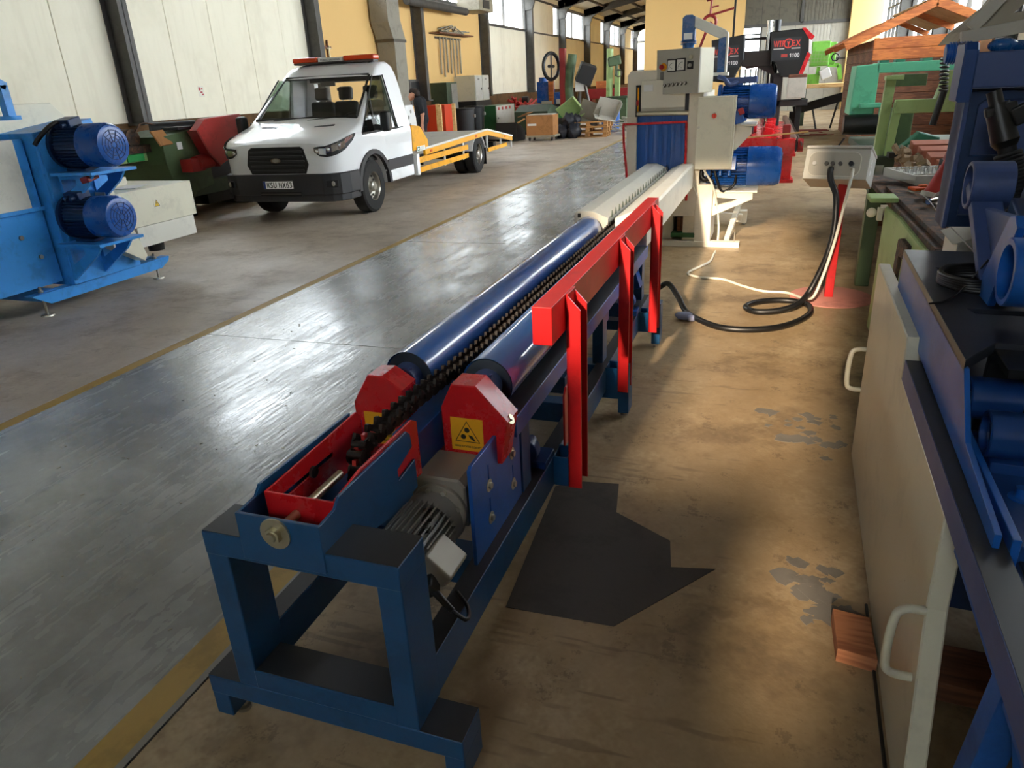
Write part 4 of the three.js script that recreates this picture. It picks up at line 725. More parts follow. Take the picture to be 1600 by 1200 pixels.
  new MB().hull([[CX - .81, 1.3, gz(1.3)], [CX + .81, 1.3, gz(1.3)], [CX + .69, 1.86, gz(1.86)], [CX - .69, 1.86, gz(1.86)], [CX - .81, 1.3, gz(1.3) - .006], [CX + .81, 1.3, gz(1.3) - .006], [CX + .69, 1.86, gz(1.86) - .006], [CX - .69, 1.86, gz(1.86) - .006]].map(([x, y, z]) => [x, y, z - .012])).build('windscreen', M.glass, t);
  { const w = new MB(); for (const s of [-1, 1]) { const A = [CX - .815 * s, 1.292], B = [CX + .815 * s, 1.292]; } w.bar([CX - .80, 1.30, gz(1.30)], [CX - .69, 1.855, gz(1.855)], .035, .012).bar([CX + .80, 1.30, gz(1.30)], [CX + .69, 1.855, gz(1.855)], .035, .012).bar([CX - .69, 1.85, gz(1.85)], [CX + .69, 1.85, gz(1.85)], .012, .05).bar([CX - .81, 1.30, gz(1.30)], [CX + .81, 1.30, gz(1.30)], .02, .06).build('windscreen_seal', M.black, t); new MB().bar([CX - .5, 1.30, .07], [CX + .12, 1.335, .03], .012, .012).bar([CX + .05, 1.29, .08], [CX + .62, 1.33, .03], .012, .012).build('wiper', M.black, t); }
  for (const s of [-1, 1]) {
    const w = half(-.5, 1.1), w2 = half(-.8, 1.84), X = (x) => CX + s * x;
    new MB().hull([[X(half(.1, 1.1) - .012), 1.10, .17], [X(half(-.9, 1.1) - .012), 1.105, -.985], [X(w2 - .01), 1.845, -.96], [X(w2 - .01), 1.83, -.64], [X(half(.1, 1.1) - .018), 1.10, .17], [X(half(-.9, 1.1) - .018), 1.105, -.985], [X(w2 - .016), 1.845, -.96], [X(w2 - .016), 1.83, -.64]]).build('side_window', M.glassTint, t);
    new MB().bar([X(w + .002), 1.095, .18], [X(w + .002), 1.105, -.99], .012, .03).bar([X(w2 + .002), 1.84, -.64], [X(half(.1, 1.1) + .002), 1.10, .18], .012, .02).bar([X(w2 + .002), 1.85, -.97], [X(w + .004), 1.105, -.99], .012, .022).bar([X(half(-.3, 1.15)), 1.12, -.28], [X(half(-.35, 1.5)), 1.56, -.34], .012, .014).build('window_seal', M.black, t);
    const m = new MB().rbox(.13, .27, .15, X(1.16), 1.235, -.11, 0, s * .15, 0, .04).bar([X(.9), 1.18, -.12], [X(1.12), 1.15, -.11], .05, .07).bar([X(.9), 1.18, -.12], [X(1.0), 1.2, -.11], .12, .16).build('mirror', M.blackSatin, t);
    new MB().rbox(.1, .2, .01, X(1.165), 1.235, -.188, 0, s * .15, 0, .004).build('mirror_glass', M.chrome, m);
    new MB().rbox(.02, .022, .17, X(half(-1.07, 1.11) + .012), 1.105, -1.08, 0, 0, 0, .006).build('door_handle', M.blackSatin, t);
    // cladding, sill, wheel arch trim
    new MB().box(X(.925), X(.948), .525, .68, -1.44, -.52, .006).build('side_cladding', M.plastic, t);
    new MB().box(X(.92), X(.942), .37, .515, -1.44, -.53, .006).build('sill', F, t);
    const ring = []; for (let i = 0; i <= 16; i++) { const a = i / 16 * PI; ring.push([AZ + Math.cos(a) * (AR + .075), .36 + Math.sin(a) * (AR + .06)]); } for (let i = 16; i >= 0; i--) { const a = i / 16 * PI; ring.push([AZ + Math.cos(a) * AR * .99, .36 + Math.sin(a) * AR * .99]); }
    new MB().prism(ring, 'x', X(.90), X(.955), .004).build('arch_trim', M.plastic, t);
    const liner = new MB(); for (let i = 0; i < 12; i++) { const a = (i + .5) / 12 * PI; liner.rbox(.34, .02, .13, X(.72), .36 + Math.sin(a) * .47, AZ + Math.cos(a) * .47, PI / 2 - a, 0, 0, 0); } liner.build('arch_liner', M.black, t);
    // headlamp
    const arc = [[.59, .905], [.66, .905], [.735, .89], [.80, .85], [.86, .775], [.905, .66], [.94, .5], [.945, .42]], yu = [.985, .995, 1.0, 1.02, 1.045, 1.08, 1.12, 1.125], yl = [.925, .875, .862, .868, .89, .94, 1.04, 1.11];
    const lamp = (i0, i1, f0, f1, off) => { const q = [], P = (i, f) => { const n = [i < 2 ? 0 : .8, i < 2 ? 1 : i > 5 ? .2 : .6]; return [X(arc[i][0] + n[0] * off), yl[i] + (yu[i] - yl[i]) * f, arc[i][1] + n[1] * off]; }; for (let i = i0; i < i1; i++) for (let k = 0; k < 3; k++) { const a = f0 + (f1 - f0) * k / 3, b = f0 + (f1 - f0) * (k + 1) / 3; q.push(...P(i, a), ...P(i + 1, a), ...P(i, b), ...P(i + 1, a), ...P(i + 1, b), ...P(i, b)); } const gg = new THREE.BufferGeometry(); gg.setAttribute('position', new THREE.Float32BufferAttribute(q, 3)); gg.computeVertexNormals(); if (s < 0) flip(gg); return gg; };
    const hl = new MB().raw(lamp(0, 7, 0, 1, .012)).build('headlamp', M.blackSatin, t);
    for (const [i0, i1, f0, f1] of [[0, 2, .2, .8], [2, 4, .35, .9], [4, 5, .25, .8], [5, 6, .5, .95]]) new MB().raw(lamp(i0, i1, f0, f1, .018)).build('lamp_reflector', M.chrome, hl);
    for (const [x, y, z] of [[.63, .935, .918], [.775, .955, .885], [.875, 1.0, .765]]) new MB().sph(X(x), y, z, .026, 1, 1, .6).build('lamp_lens', M.chrome, hl);
    new MB().rbox(.16, .09, .03, X(.78), .525, .895, 0, s * .5, 0, .01).build('fog_lamp_recess', M.black, t); new MB().sph(X(.79), .525, .90, .035, 1, 1, .4).build('fog_lamp', M.steel, t);
  }
  // nose: bonnet vents, grille, bumper, plate
  for (const s of [-1, 1]) new MB().rbox(.3, .012, .06, CX + s * .42, 1.215, .285, .26, s * .25, 0, .004).build('bonnet_vent', M.black, t);
  const gp = [[-.475, .775], [-.42, .655], [.42, .655], [.475, .775], [.425, .965], [.37, 1.0], [-.37, 1.0], [-.425, .965]].map(([x, y]) => [x + CX, y]);
  const gr = new MB().prism(gp, 'z', .84, .905, .008).build('grille', M.blackSatin, t);
  for (const y of [.70, .76, .82, .88, .94]) new MB().box(CX - .42 + Math.abs(y - .82) * .2, CX + .42 - Math.abs(y - .82) * .2, y - .012, y + .012, .90, .92, .005).build('grille_bar', M.plastic, gr);
  { const e = new THREE.CylinderGeometry(.078, .078, .016, 32); e.scale(1, 1, .42); e.rotateX(PI / 2); new MB().add(e, CX, .832, .925).build('emblem', M.chrome, t); const e2 = new THREE.CylinderGeometry(.068, .068, .018, 32); e2.scale(1, 1, .40); e2.rotateX(PI / 2); e2.scale(.8, .75, 1); new MB().add(e2, CX, .832, .9262).build('emblem_field', M.steel, t); }
  { const P2 = [[.66, .0], [.78, -.03], [.88, -.1], [.945, -.25], [.955, -.5]], side = (k, d) => P2.map(([x, z]) => [CX + k * (x - d), .93 + z - d * .7]);
    const bp = [...side(1, 0).reverse(), ...side(-1, 0), ...side(-1, .13).reverse(), ...side(1, .13)];
    new MB().prism(bp, 'y', .38, .655, .012).prism(bp.map(([x, z]) => [CX + (x - CX) * .97, z - .02]), 'y', .29, .39, .012).build('bumper', M.plastic, t);
    new MB().box(CX - .32, CX + .32, .37, .43, .90, .932, .004).build('lower_grille', M.black, t); new MB().box(CX - .31, CX + .31, .395, .405, .93, .936, .002).build('lower_bar', M.steelDark, t); }
  plate('number_plate', .46, .105, decal(.46, .105, 1400, (g2, w, h) => { g2.fillStyle = '#ffffff'; g2.fillRect(0, 0, w, h); g2.strokeStyle = '#222'; g2.lineWidth = h * .04; g2.strokeRect(h * .03, h * .03, w - h * .06, h - h * .06); g2.fillStyle = '#20408a'; g2.fillRect(h * .05, h * .05, h * .3, h * .9); g2.fillStyle = '#161616'; g2.font = 'bold ' + h * .95 + 'px sans-serif'; g2.textAlign = 'center'; g2.textBaseline = 'middle'; g2.fillText('KSU HX63', w * .54, h * .53, w * .86); }), t, CX - .02, .518, .935, 0, 0, 0, .004);
  // cabin inside
  new MB().box(CX - .85, CX + .85, .75, 1.17, -.40, -.06, .03).build('dashboard', M.charcoal, t);
  { const sw = new THREE.TorusGeometry(.19, .016, 8, 32); new MB().add(sw, CX + .42, 1.2, -.5, -.7).cyl([CX + .42, 1.12, -.38], [CX + .42, 1.2, -.5], .03).build('steering_wheel', M.black, t); }
  for (const x of [-.36, 0.05, .47]) { const s = new MB().rbox(.4, .16, .42, CX + x, .86, -.85, 0, 0, 0, .05).rbox(.38, .62, .13, CX + x, 1.2, -1.1, -.12, 0, 0, .05).build('seat', M.charcoal, t); new MB().rbox(.22, .19, .1, CX + x, 1.62, -1.14, -.1, 0, 0, .05).build('headrest', M.black, s); new MB().cyl([CX + x - .06, 1.46, -1.13], [CX + x - .06, 1.56, -1.14], .008).cyl([CX + x + .06, 1.46, -1.13], [CX + x + .06, 1.56, -1.14], .008).build('headrest_rod', M.chrome, s); }
  new MB().box(CX - .84, CX + .84, .73, 1.27, -1.375, -1.355, 0).box(CX - .845, CX - .825, .73, 1.09, -1.35, -.1, 0).box(CX + .825, CX + .845, .73, 1.09, -1.35, -.1, 0).box(CX - .85, CX + .85, .70, .74, -1.37, -.06, 0).prism([[-.9, 1.885], [-1.33, 1.885], [-1.33, 1.90], [-.9, 1.90]], 'x', CX - .66, CX + .66).box(CX - .66, CX + .66, 1.79, 1.9, -1.35, -1.33, 0).build('cabin_lining', M.charcoal, t);
  new MB().rbox(.24, .07, .03, CX, 1.76, -.72, 0, 0, 0, .015).cyl([CX, 1.8, -.73], [CX, 1.86, -.76], .01).build('inner_mirror', M.black, t);
  new MB().box(CX - .2, CX - .06, 1.66, 1.7, -1.36, -1.34, 0).build('rear_strip', M.black, t);
  // amber light bar
  { const b = new THREE.Group(); b.name = 'light_bar'; b.position.set(CX, 2.075, -1.06); t.add(b);
    new MB().box(-.68, .66, -.035, -.005, -.09, .09, .01).build('bar_base', M.steelDark, b); for (const [a, c] of [[-.69, -.27], [.17, .67]]) new MB().box(a, c, -.008, .062, -.1, .1, .02).build('amber_lens', M.amber, b); for (const x of [-.5, -.36, .3, .5]) new MB().cyl([x, 0, 0], [x, .045, 0], .035).build('beacon', M.orange, b);
    new MB().box(-.26, .16, -.008, .05, -.08, .09, .01).build('sign_box', M.greyLight, b); plate('sign_text', .40, .052, decal(.4, .052, 1600, (g2, w, h) => { g2.fillStyle = '#dcdcd6'; g2.fillRect(0, 0, w, h); g2.fillStyle = '#3a3d48'; g2.font = 'bold ' + h * .7 + 'px sans-serif'; g2.textAlign = 'center'; g2.textBaseline = 'middle'; g2.fillText('POMOC DROGOWA', w / 2, h * .55, w * .95); }), b, -.05, .021, .0915);
    for (const x of [-.5, .5]) new MB().bar([x, -.03, 0], [x + .06, -.055, .02], .03, .05).build('bar_bracket', M.steelDark, b); }
  // wheels
  const wheel = (x, z, s, name, inner) => {
    const w = new MB().lathe([[.2, 0], [.33, .0], [.358, .02], [.366, .05], [.366, .16], [.358, .19], [.33, .21], [.2, .21]], [CX + s * x, .366, z], [s, 0, 0], 44).build(name, M.tyre, t);
    const rim = new MB().lathe([[.21, .02], [.215, .19], [.205, .2], [.19, .185], [.18, .13], [.12, .115], [.075, .15], [.07, .2], [.05, .215], [0, .215]], [CX + s * x, .366, z], [s, 0, 0], 36).build('rim', M.steel, w);
    const ho = new MB(); for (let i = 0; i < 12; i++) { const a = i / 12 * PI * 2; ho.cyl([CX + s * (x + .128), .366 + Math.cos(a) * .152, z + Math.sin(a) * .152], [CX + s * (x + .137), .366 + Math.cos(a) * .152, z + Math.sin(a) * .152], .017, .017, 10); } ho.build('rim_holes', M.black, w).userData.kind = 'stuff';
    return w;
  };
  for (const s of [-1, 1]) { wheel(.70, AZ, s, 'front_wheel'); wheel(.73, -4.76, s, 'rear_wheel'); wheel(.48, -4.76, s, 'rear_wheel'); }
  new MB().cyl([CX - .7, .366, AZ], [CX + .7, .366, AZ], .06).cyl([CX - .8, .366, -4.76], [CX + .8, .366, -4.76], .09).box(CX - .45, CX - .33, .42, .58, -6.9, -1.0, .01).box(CX + .33, CX + .45, .42, .58, -6.9, -1.0, .01).box(CX - .4, CX + .4, .3, .7, -.9, .5, .02).build('chassis', M.black, t);
  // flat bed
  new MB().prism([[-1.5, .71], [-5.33, .785], [-7.18, .53], [-7.18, .46], [-5.35, .70], [-1.5, .63]], 'x', CX - .93, CX + .91, .003).build('flatbed', M.sheetGrey, t);
  for (const s of [-1, 1]) {
    new MB().prism([[-1.95, .735], [-5.33, .81], [-7.19, .552], [-7.19, .52], [-5.33, .775], [-1.95, .70]], 'x', CX + s * .90, CX + s * .955, .003).build('bed_edge', F, t);
    new MB().prism([[-1.95, .70], [-5.33, .775], [-7.19, .52], [-7.19, .43], [-5.36, .685], [-1.95, .61]], 'x', CX + s * .91, CX + s * .948, .002).build('yellow_band', M.yellow, t);
    for (const [z, y] of [[-2.2, .66], [-4.6, .715], [-6.6, .57]]) new MB().box(CX + s * .945, CX + s * .955, y - .02, y + .02, z - .045, z + .045, .002).build('side_marker', M.orange, t);
    for (const [y0, y1] of [[.51, .60], [.36, .445]]) new MB().box(CX + s * .92, CX + s * .945, y0, y1, -4.1, -1.66, .003).build('side_rail', M.yellow, t);
    for (const z of [-1.72, -2.9, -3.9]) new MB().box(CX + s * .9, CX + s * .92, .34, .66, z - .03, z + .03, .002).build('rail_post', F, t);
    new MB().box(CX + s * .88, CX + s * .955, .33, .66, -1.66, -1.56, .004).build('rail_end', F, t);
    new MB().box(CX + s * .92, CX + s * .945, .345, .425, -6.75, -5.37, .003).build('rear_rail', M.yellow, t); new MB().bar([CX + s * .9, .7, -5.42], [CX + s * .9, .36, -5.42], .04, .03).bar([CX + s * .9, .62, -6.4], [CX + s * .9, .38, -6.4], .03, .03).bar([CX + s * .92, .54, -7.15], [CX + s * .92, .29, -7.16], .04, .02).build('rear_post', F, t);
    const mg = []; for (let i = 0; i <= 10; i++) { const a = PI * (.08 + .84 * i / 10); mg.push([-4.76 + Math.cos(a) * .44, .366 + Math.sin(a) * .36]); } for (let i = 10; i >= 0; i--) { const a = PI * (.08 + .84 * i / 10); mg.push([-4.76 + Math.cos(a) * .42, .366 + Math.sin(a) * .34]); }
    new MB().prism(mg, 'x', CX + s * .45, CX + s * .94, .002).build('mudguard', F, t); new MB().box(CX + s * .5, CX + s * .93, .12, .5, -5.235, -5.22, .002).build('mud_flap', M.black, t);
  }
  new MB().box(CX - .92, CX + .92, .43, .52, -7.2, -7.16, .004).box(CX - .6, CX + .6, .3, .44, -7.0, -6.8, .01).build('rear_beam', M.black, t);
  for (const x of [.87, -.94]) new MB().prism([[-1.49, .72], [-1.49, 1.11], [-1.83, 1.07], [-2.12, .84], [-2.12, .72]], 'x', CX + x, CX + x + .07, .004).build('bed_gusset', M.yellow, t);
  new MB().prism([[-1.52, .74], [-1.52, 1.40], [-1.82, 1.40], [-1.92, 1.2], [-1.92, .74]], 'x', CX - .85, CX + .85, .006).build('winch_box', F, t);
  for (const [y, z] of [[1.3, -1.72], [1.22, -1.62], [1.05, -1.78], [1.1, -1.66]]) new MB().cyl([CX + .852, y, z], [CX + .856, y, z], .028, .028, 12).build('box_hole', M.grey, t);
  plate('maker_sticker', .34, .075, decal(.34, .075, 1200, (g2, w, h) => { g2.fillStyle = '#ebebe6'; g2.fillRect(0, 0, w, h); g2.fillStyle = '#1f6b45'; g2.fillRect(w * .04, h * .1, w * .32, h * .8); g2.fillStyle = '#fff'; g2.fillRect(w * .1, h * .42, w * .2, h * .2); g2.fillRect(w * .14, h * .3, w * .05, h * .4); g2.fillStyle = '#8a8f90'; for (const y of [.25, .5, .72]) g2.fillRect(w * .44, h * y, w * (.48 - y * .2), h * .08); }), t, CX + .957, .735, -1.76, 0, PI / 2, 0);
}
// ---------------------------------------------------------------- the man in black behind the truck bed: bones with radii, joined by a smooth minimum
function flesh(name, bones, min, size, res, mat, parent, blend = .035) {
  const mc = new MarchingCubes(res, mat, false, false, 400000); mc.isolation = 0;
  const fld = mc.field, h = res / 2, S = size / 2, C = [min[0] + S, min[1] + S, min[2] + S];
  const B = bones.map(([a, b, ra, rb]) => { const d = [b[0] - a[0], b[1] - a[1], b[2] - a[2]]; return { a, d, l: d[0] ** 2 + d[1] ** 2 + d[2] ** 2 || 1e-9, ra, rb }; });
  for (let k = 0; k < res; k++) for (let j = 0; j < res; j++) for (let i = 0; i < res; i++) {
    const x = (i - h) / h * S + C[0], y = (j - h) / h * S + C[1], z = (k - h) / h * S + C[2]; let s = 0;
    for (const b of B) { const px = x - b.a[0], py = y - b.a[1], pz = z - b.a[2], t = Math.min(1, Math.max(0, (px * b.d[0] + py * b.d[1] + pz * b.d[2]) / b.l)); const qx = px - b.d[0] * t, qy = py - b.d[1] * t, qz = pz - b.d[2] * t; s += Math.exp(-(Math.sqrt(qx * qx + qy * qy + qz * qz) - (b.ra + (b.rb - b.ra) * t)) / blend); }
    fld[i + j * res + k * res * res] = Math.max(-1, Math.log(s + 1e-12) * blend);
  }
  mc.update();
  const n = mc.count ?? mc.geometry.drawRange.count, g = new THREE.BufferGeometry();
  g.setAttribute('position', new THREE.BufferAttribute(mc.positionArray.slice(0, n * 3), 3)); g.setAttribute('normal', new THREE.BufferAttribute(mc.normalArray.slice(0, n * 3), 3));
  g.scale(S, S, S); g.translate(...C); g.computeBoundingSphere();
  const m = new THREE.Mesh(g, mat); m.name = name; m.castShadow = m.receiveShadow = true; parent.add(m); return m;
}
{
  // faces -x (towards the cab), head bowed, arms hanging, the near one (+z) bare from the elbow
  const t = thing('person', 'man in black t-shirt and trousers standing head bowed behind the truck bed', 'person', [-7.78, 0, -16.6], .25);
  const skinB = [
    [[0, .95, .09], [0, .52, .10], .085, .06], [[0, .52, .10], [.03, .09, .10], .055, .04], [[.03, .06, .10], [-.14, .035, .11], .045, .035],
    [[0, .95, -.09], [-.03, .52, -.10], .085, .06], [[-.03, .52, -.10], [0, .09, -.10], .055, .04], [[0, .06, -.10], [-.17, .035, -.11], .045, .035],
    [[0, .98, 0], [-.01, 1.15, 0], .13, .125], [[-.01, 1.15, 0], [-.02, 1.32, 0], .125, .14], [[-.02, 1.36, -.15], [-.02, 1.36, .15], .07, .07],
    [[-.04, 1.40, 0], [-.12, 1.49, 0], .058, .055],
    [[-.02, 1.36, .18], [.06, 1.09, .24], .055, .043], [[.06, 1.09, .24], [.03, .84, .25], .042, .028],
    [[-.02, 1.36, -.18], [.03, 1.09, -.24], .055, .043], [[.03, 1.09, -.24], [-.16, .98, -.2], .042, .028],
  ];
  const hand = (x, y, z, dx, dy) => { const o = [[[x, y, z], [x + dx * .09, y + dy * .09, z], .03, .032]]; for (let f = 0; f < 4; f++) { const off = (f - 1.5) * .019, L = [.06, .07, .066, .05][f], bx = x + dx * .1 - dy * off, by = y + dy * .1 + dx * off; o.push([[bx, by, z - .005], [bx + dx * L * .6, by + dy * L * .6, z - .008], .0095, .009], [[bx + dx * L * .6, by + dy * L * .6, z - .008], [bx + dx * L * .9 - .008, by + dy * L, z - .025], .009, .008]); } o.push([[x + dx * .02 - .02, y + dy * .02, z], [x - .045 + dx * .06, y + dy * .07, z - .01], .012, .0095]); return o; };
  const body = flesh('body', [...skinB, ...hand(.03, .82, .25, -.05, -1), ...hand(-.18, .97, -.19, -.9, -.4)], [-.9, -.02, -.9], 1.8, 120, M.skin, t, .012);
  flesh('head', [[[-.155, 1.53, 0], [-.175, 1.49, 0], .085, .08], [[-.2, 1.46, 0], [-.235, 1.415, 0], .055, .035], [[-.245, 1.50, 0], [-.275, 1.47, 0], .014, .016], [[-.15, 1.50, .085], [-.14, 1.52, .09], .018, .02], [[-.15, 1.50, -.085], [-.14, 1.52, -.09], .018, .02], [[-.235, 1.52, -.03], [-.235, 1.52, .03], .02, .02], [[-.255, 1.435, -.015], [-.255, 1.435, .015], .012, .012]], [-.36, 1.34, -.15], .32, 64, M.skin, body, .012);
  new MB().sph(-.25, 1.505, .03, .009).sph(-.25, 1.505, -.03, .009).build('eyes', M.black, body);
  flesh('hair', [[[-.12, 1.555, 0], [-.17, 1.585, 0], .09, .075], [[-.09, 1.52, 0], [-.10, 1.56, 0], .085, .085], [[-.21, 1.575, 0], [-.19, 1.59, 0], .05, .06]], [-.3, 1.4, -.15], .32, 48, M.hair, body, .012);
  flesh('t_shirt', [[[0, .96, 0], [-.01, 1.15, 0], .15, .142], [[0, .96, .05], [0, .96, -.05], .13, .13], [[-.01, 1.15, 0], [-.02, 1.32, 0], .142, .155], [[-.02, 1.36, -.15], [-.02, 1.36, .15], .085, .085], [[-.02, 1.36, .17], [.045, 1.13, .235], .075, .066], [[-.02, 1.36, -.17], [.02, 1.13, -.235], .075, .066], [[-.04, 1.39, 0], [-.07, 1.42, 0], .075, .07]], [-.5, .75, -.5], 1, 72, M.shirt, body, .02);
  flesh('trousers', [[[0, .95, .085], [0, .52, .10], .105, .085], [[0, .52, .10], [.03, .09, .10], .082, .07], [[0, .95, -.085], [-.03, .52, -.10], .105, .085], [[-.03, .52, -.10], [0, .09, -.10], .082, .07], [[0, .96, -.06], [0, .96, .06], .13, .13]], [-.6, -.05, -.6], 1.2, 72, M.shirt, body, .02);
  new MB().rbox(.27, .09, .1, -.05, .045, .105, 0, 0, 0, .03).build('shoe', M.black, body); new MB().rbox(.27, .09, .1, -.08, .045, -.105, 0, 0, 0, .03).build('shoe', M.black, body);
}
// ---------------------------------------------------------------- along the left wall
{
  const W = LX;
  const cr = thing('wall_cross', 'dark wooden crucifix hanging on the yellow wall above the truck', 'crucifix', [W + .02, 2.32, -17.5]);
  new MB().box(.0, .03, 0, .56, -.03, .03, .004).box(0, .03, .36, .42, -.16, .16, .004).build('cross_bars', M.woodDark, cr);
  new MB().bar([.045, .10, 0], [.045, .38, 0], .03, .035).bar([.045, .37, -.11], [.045, .37, .11], .02, .02).sph(.05, .41, 0, .028).build('figure', M.zinc, cr);
  const pc = thing('wall_picture', 'small framed picture on the yellow wall beside the crucifix', 'picture', [W + .02, 2.38, -16.99]);
  new MB().box(0, .02, -.02, .22, -.09, .09, .004).build('frame', M.woodDark, pc); plate('print', .15, .2, decal(.15, .2, 600, (g, w, h) => { g.fillStyle = '#cfd6d6'; g.fillRect(0, 0, w, h); g.fillStyle = '#66727c'; g.fillRect(w * .35, h * .3, w * .3, h * .6); g.fillStyle = '#d8b8a0'; g.beginPath(); g.arc(w / 2, h * .25, w * .14, 0, 7); g.fill(); }), pc, .0215, .1, 0, 0, PI / 2, 0);
  const du = thing('air_duct', 'square grey sheet metal air duct bending down the yellow wall', 'duct', [-10.35, 0, -20.5]);
  new MB().box(-.3, .25, .9, 2.95, -.35, .35, .006).build('duct_section', M.sheetGrey, du); new MB().prism([[-.38, 2.93], [.38, 2.93], [.38, 2.98], [.6, 3.4], [.6, 4.9], [-.15, 4.9], [-.15, 3.5], [-.38, 3.0]].map(([a, b]) => [a - .0, b]), 'x', -.3, .25, .006).build('duct_section', M.sheetGrey, du); new MB().box(-.32, .27, 2.9, 2.98, -.4, .4, .004).build('duct_flange', M.steelDark, du);
  // tool shelf with hanging rods
  const sh = thing('rod_shelf', 'wall shelf heaped with wire above a row of hanging grey rods', 'shelf', [W, 3.3, -25.4]);
  new MB().box(0, .4, 0, .04, -1.6, 1.5, .003).build('board', M.woodDark, sh); new MB().box(.02, .05, -.12, -.06, -1.2, 1.1, .003).build('rod_rail', M.steelDark, sh);
  for (let i = 0; i < 7; i++) new MB().cyl([.06, -1.25 + rr(-.15, .1), -1.0 + i * .3], [.07, -.06, -1.02 + i * .3 + rr(-.05, .05)], .03).build('rod', M.greyBeige, sh);
  { const b = new MB(); for (let i = 0; i < 7; i++) b.tube([0, 1, 2, 3, 4, 5].map((k) => [rr(.05, .35), .05 + rr(0, .28), -1.3 + k * .45 + rr(-.2, .2)]), .02, 24, 6); b.build('wire_heap', M.greyBeige, sh).userData.kind = 'stuff'; }
  const ht = thing('heater_box', 'grey beige heater box hanging high on the wall by the windows', 'heater', [-10.1, 4.1, -27]); new MB().box(-.5, .35, 0, .42, -.75, .7, .02).build('casing', M.greyBeige, ht); new MB().box(.35, .37, .08, .34, -.3, .35, .004).build('louvre', M.darkGrey, ht);
  const pp = thing('ceiling_pipe', 'dark pipe run along the top of the yellow wall', 'pipe', [-10.2, 4.05, -22]); new MB().cyl([0, 0, .6], [0, 0, -4.1], .12).build('pipe', M.steelBeam, pp);
  const dw = structGroup('door_2'); new MB().box(W - .0, W + .04, 0, 1.85, -22.95, -22.1, .004).build('door_leaf', M.charcoal, dw); new MB().box(W, W + .06, 0, 1.92, -22.12, -22.02, .004).box(W, W + .06, 1.85, 1.92, -22.95, -22.1, .004).build('door_frame', M.steelPost, dw);
  const bd = thing('cupboard', 'dark green tall cupboard with grey sheet door at the yellow wall', 'cupboard', [-10.25, 0, -24]); new MB().box(-.4, .2, 0, 1.8, -.45, .45, .008).build('casing', M.greenDark, bd); new MB().box(.2, .22, .2, 1.75, -.42, .1, .004).build('door', M.grey, bd);
  const lk = thing('locker', 'pale two door steel locker standing on a dark chest', 'locker', [-10.2, 0, -26.5]);
  new MB().box(-.5, .3, 1.15, 2.0, -.72, .72, .006).build('casing', M.creamPanel, lk); for (const z of [-.36, .36]) { const d = new MB().box(.3, .32, 1.17, 1.98, z - .34, z + .34, .006).build('door', M.greyLight, lk); new MB().box(.32, .335, 1.5, 1.58, z - .26, z - .22, .002).build('handle', M.blackSatin, d); new MB().box(.32, .324, 1.84, 1.9, z - .08, z + .1, 0).build('vent', M.grey, d); }
  new MB().box(-.5, .35, 0, 1.15, -.8, .8, .02).build('chest', M.charcoal, lk);
  const fe = thing('fire_extinguisher', 'red fire extinguisher with black hose on the pale wall', 'extinguisher', [-10.45, 1.2, -28.15]); new MB().lathe([[0, 0], [.075, .01], [.08, .04], [.08, .3], [.05, .36], [.025, .38], [.02, .42], [0, .42]], [0, 0, 0], [0, 1, 0], 20).build('cylinder', M.redDull, fe); new MB().tube([[.02, .4, 0], [.06, .5, -.15], [.08, .42, -.32], [.08, .2, -.36]], .014, 20).rbox(.05, .04, .16, 0, .44, 0).build('hose', M.black, fe);
  // pallet load of timber frame beside the truck
  const cr2 = thing('timber_cradle', 'pale timber cradle with four uprights holding white boards', 'cradle', [-8.7, 0, -19.4], .1);
  for (const [x, z] of [[-.45, .5], [.35, .6], [.5, -.2], [-.1, -.6]]) new MB().box(x - .045, x + .045, .1, 1.22, z - .045, z + .045, .004).build('upright', M.woodPale, cr2);
  for (const z of [-.6, 0, .55]) new MB().box(-.6, .62, .18, .3, z - .05, z + .05, .004).build('bearer', M.woodPale, cr2);
  for (const y of [.34, .42]) new MB().rbox(.5, .05, 1.9, .15, y, -.15, 0, .15, 0, .004).build('white_board', M.paper, cr2);
  new MB().box(-.5, -.4, .02, .18, -.6, .6, 0).box(.4, .5, .02, .18, -.6, .6, 0).build('skid', M.wood, cr2);
  const rc = thing('red_cabinet', 'orange red steel cabinet behind the pale timber cradle', 'cabinet', [-9.5, 0, -21.7]); new MB().box(-.35, .3, .05, 1.16, -.42, .42, .01).build('casing', M.orangeStop, rc); for (const y of [.95, .78, .66]) new MB().box(.3, .308, y, y + .09, -.32, -.18, .002).build('label_patch', M.paper, rc); new MB().box(-.3, .25, 0, .05, -.38, .38, 0).build('plinth', M.black, rc);
  for (const [x, z, h, l] of [[-9.3, -23.1, 1.0, 'tall charcoal bin standing right of the red cabinet'], [-9.4, -24.3, 1.02, 'black round bin below the pale steel locker']]) { const b = thing('waste_bin', l, 'bin', [x, 0, z]); new MB().lathe([[0, 0], [.28, 0], [.34, h - .05], [.36, h - .03], [.36, h], [0, h]], [0, 0, 0], [0, 1, 0], 24).build('bin_body', h > 1.01 ? M.black : M.darkGrey, b); new MB().box(.3, .38, h - .3, h - .2, -.06, .06, .01).build('handle', M.grey, b); }
  // electric cabinet with red signs
  const ec = thing('electric_cabinet', 'pale grey switch cabinet with four small red signs and green sides', 'cabinet', [-9.45, 0, -27], .0);
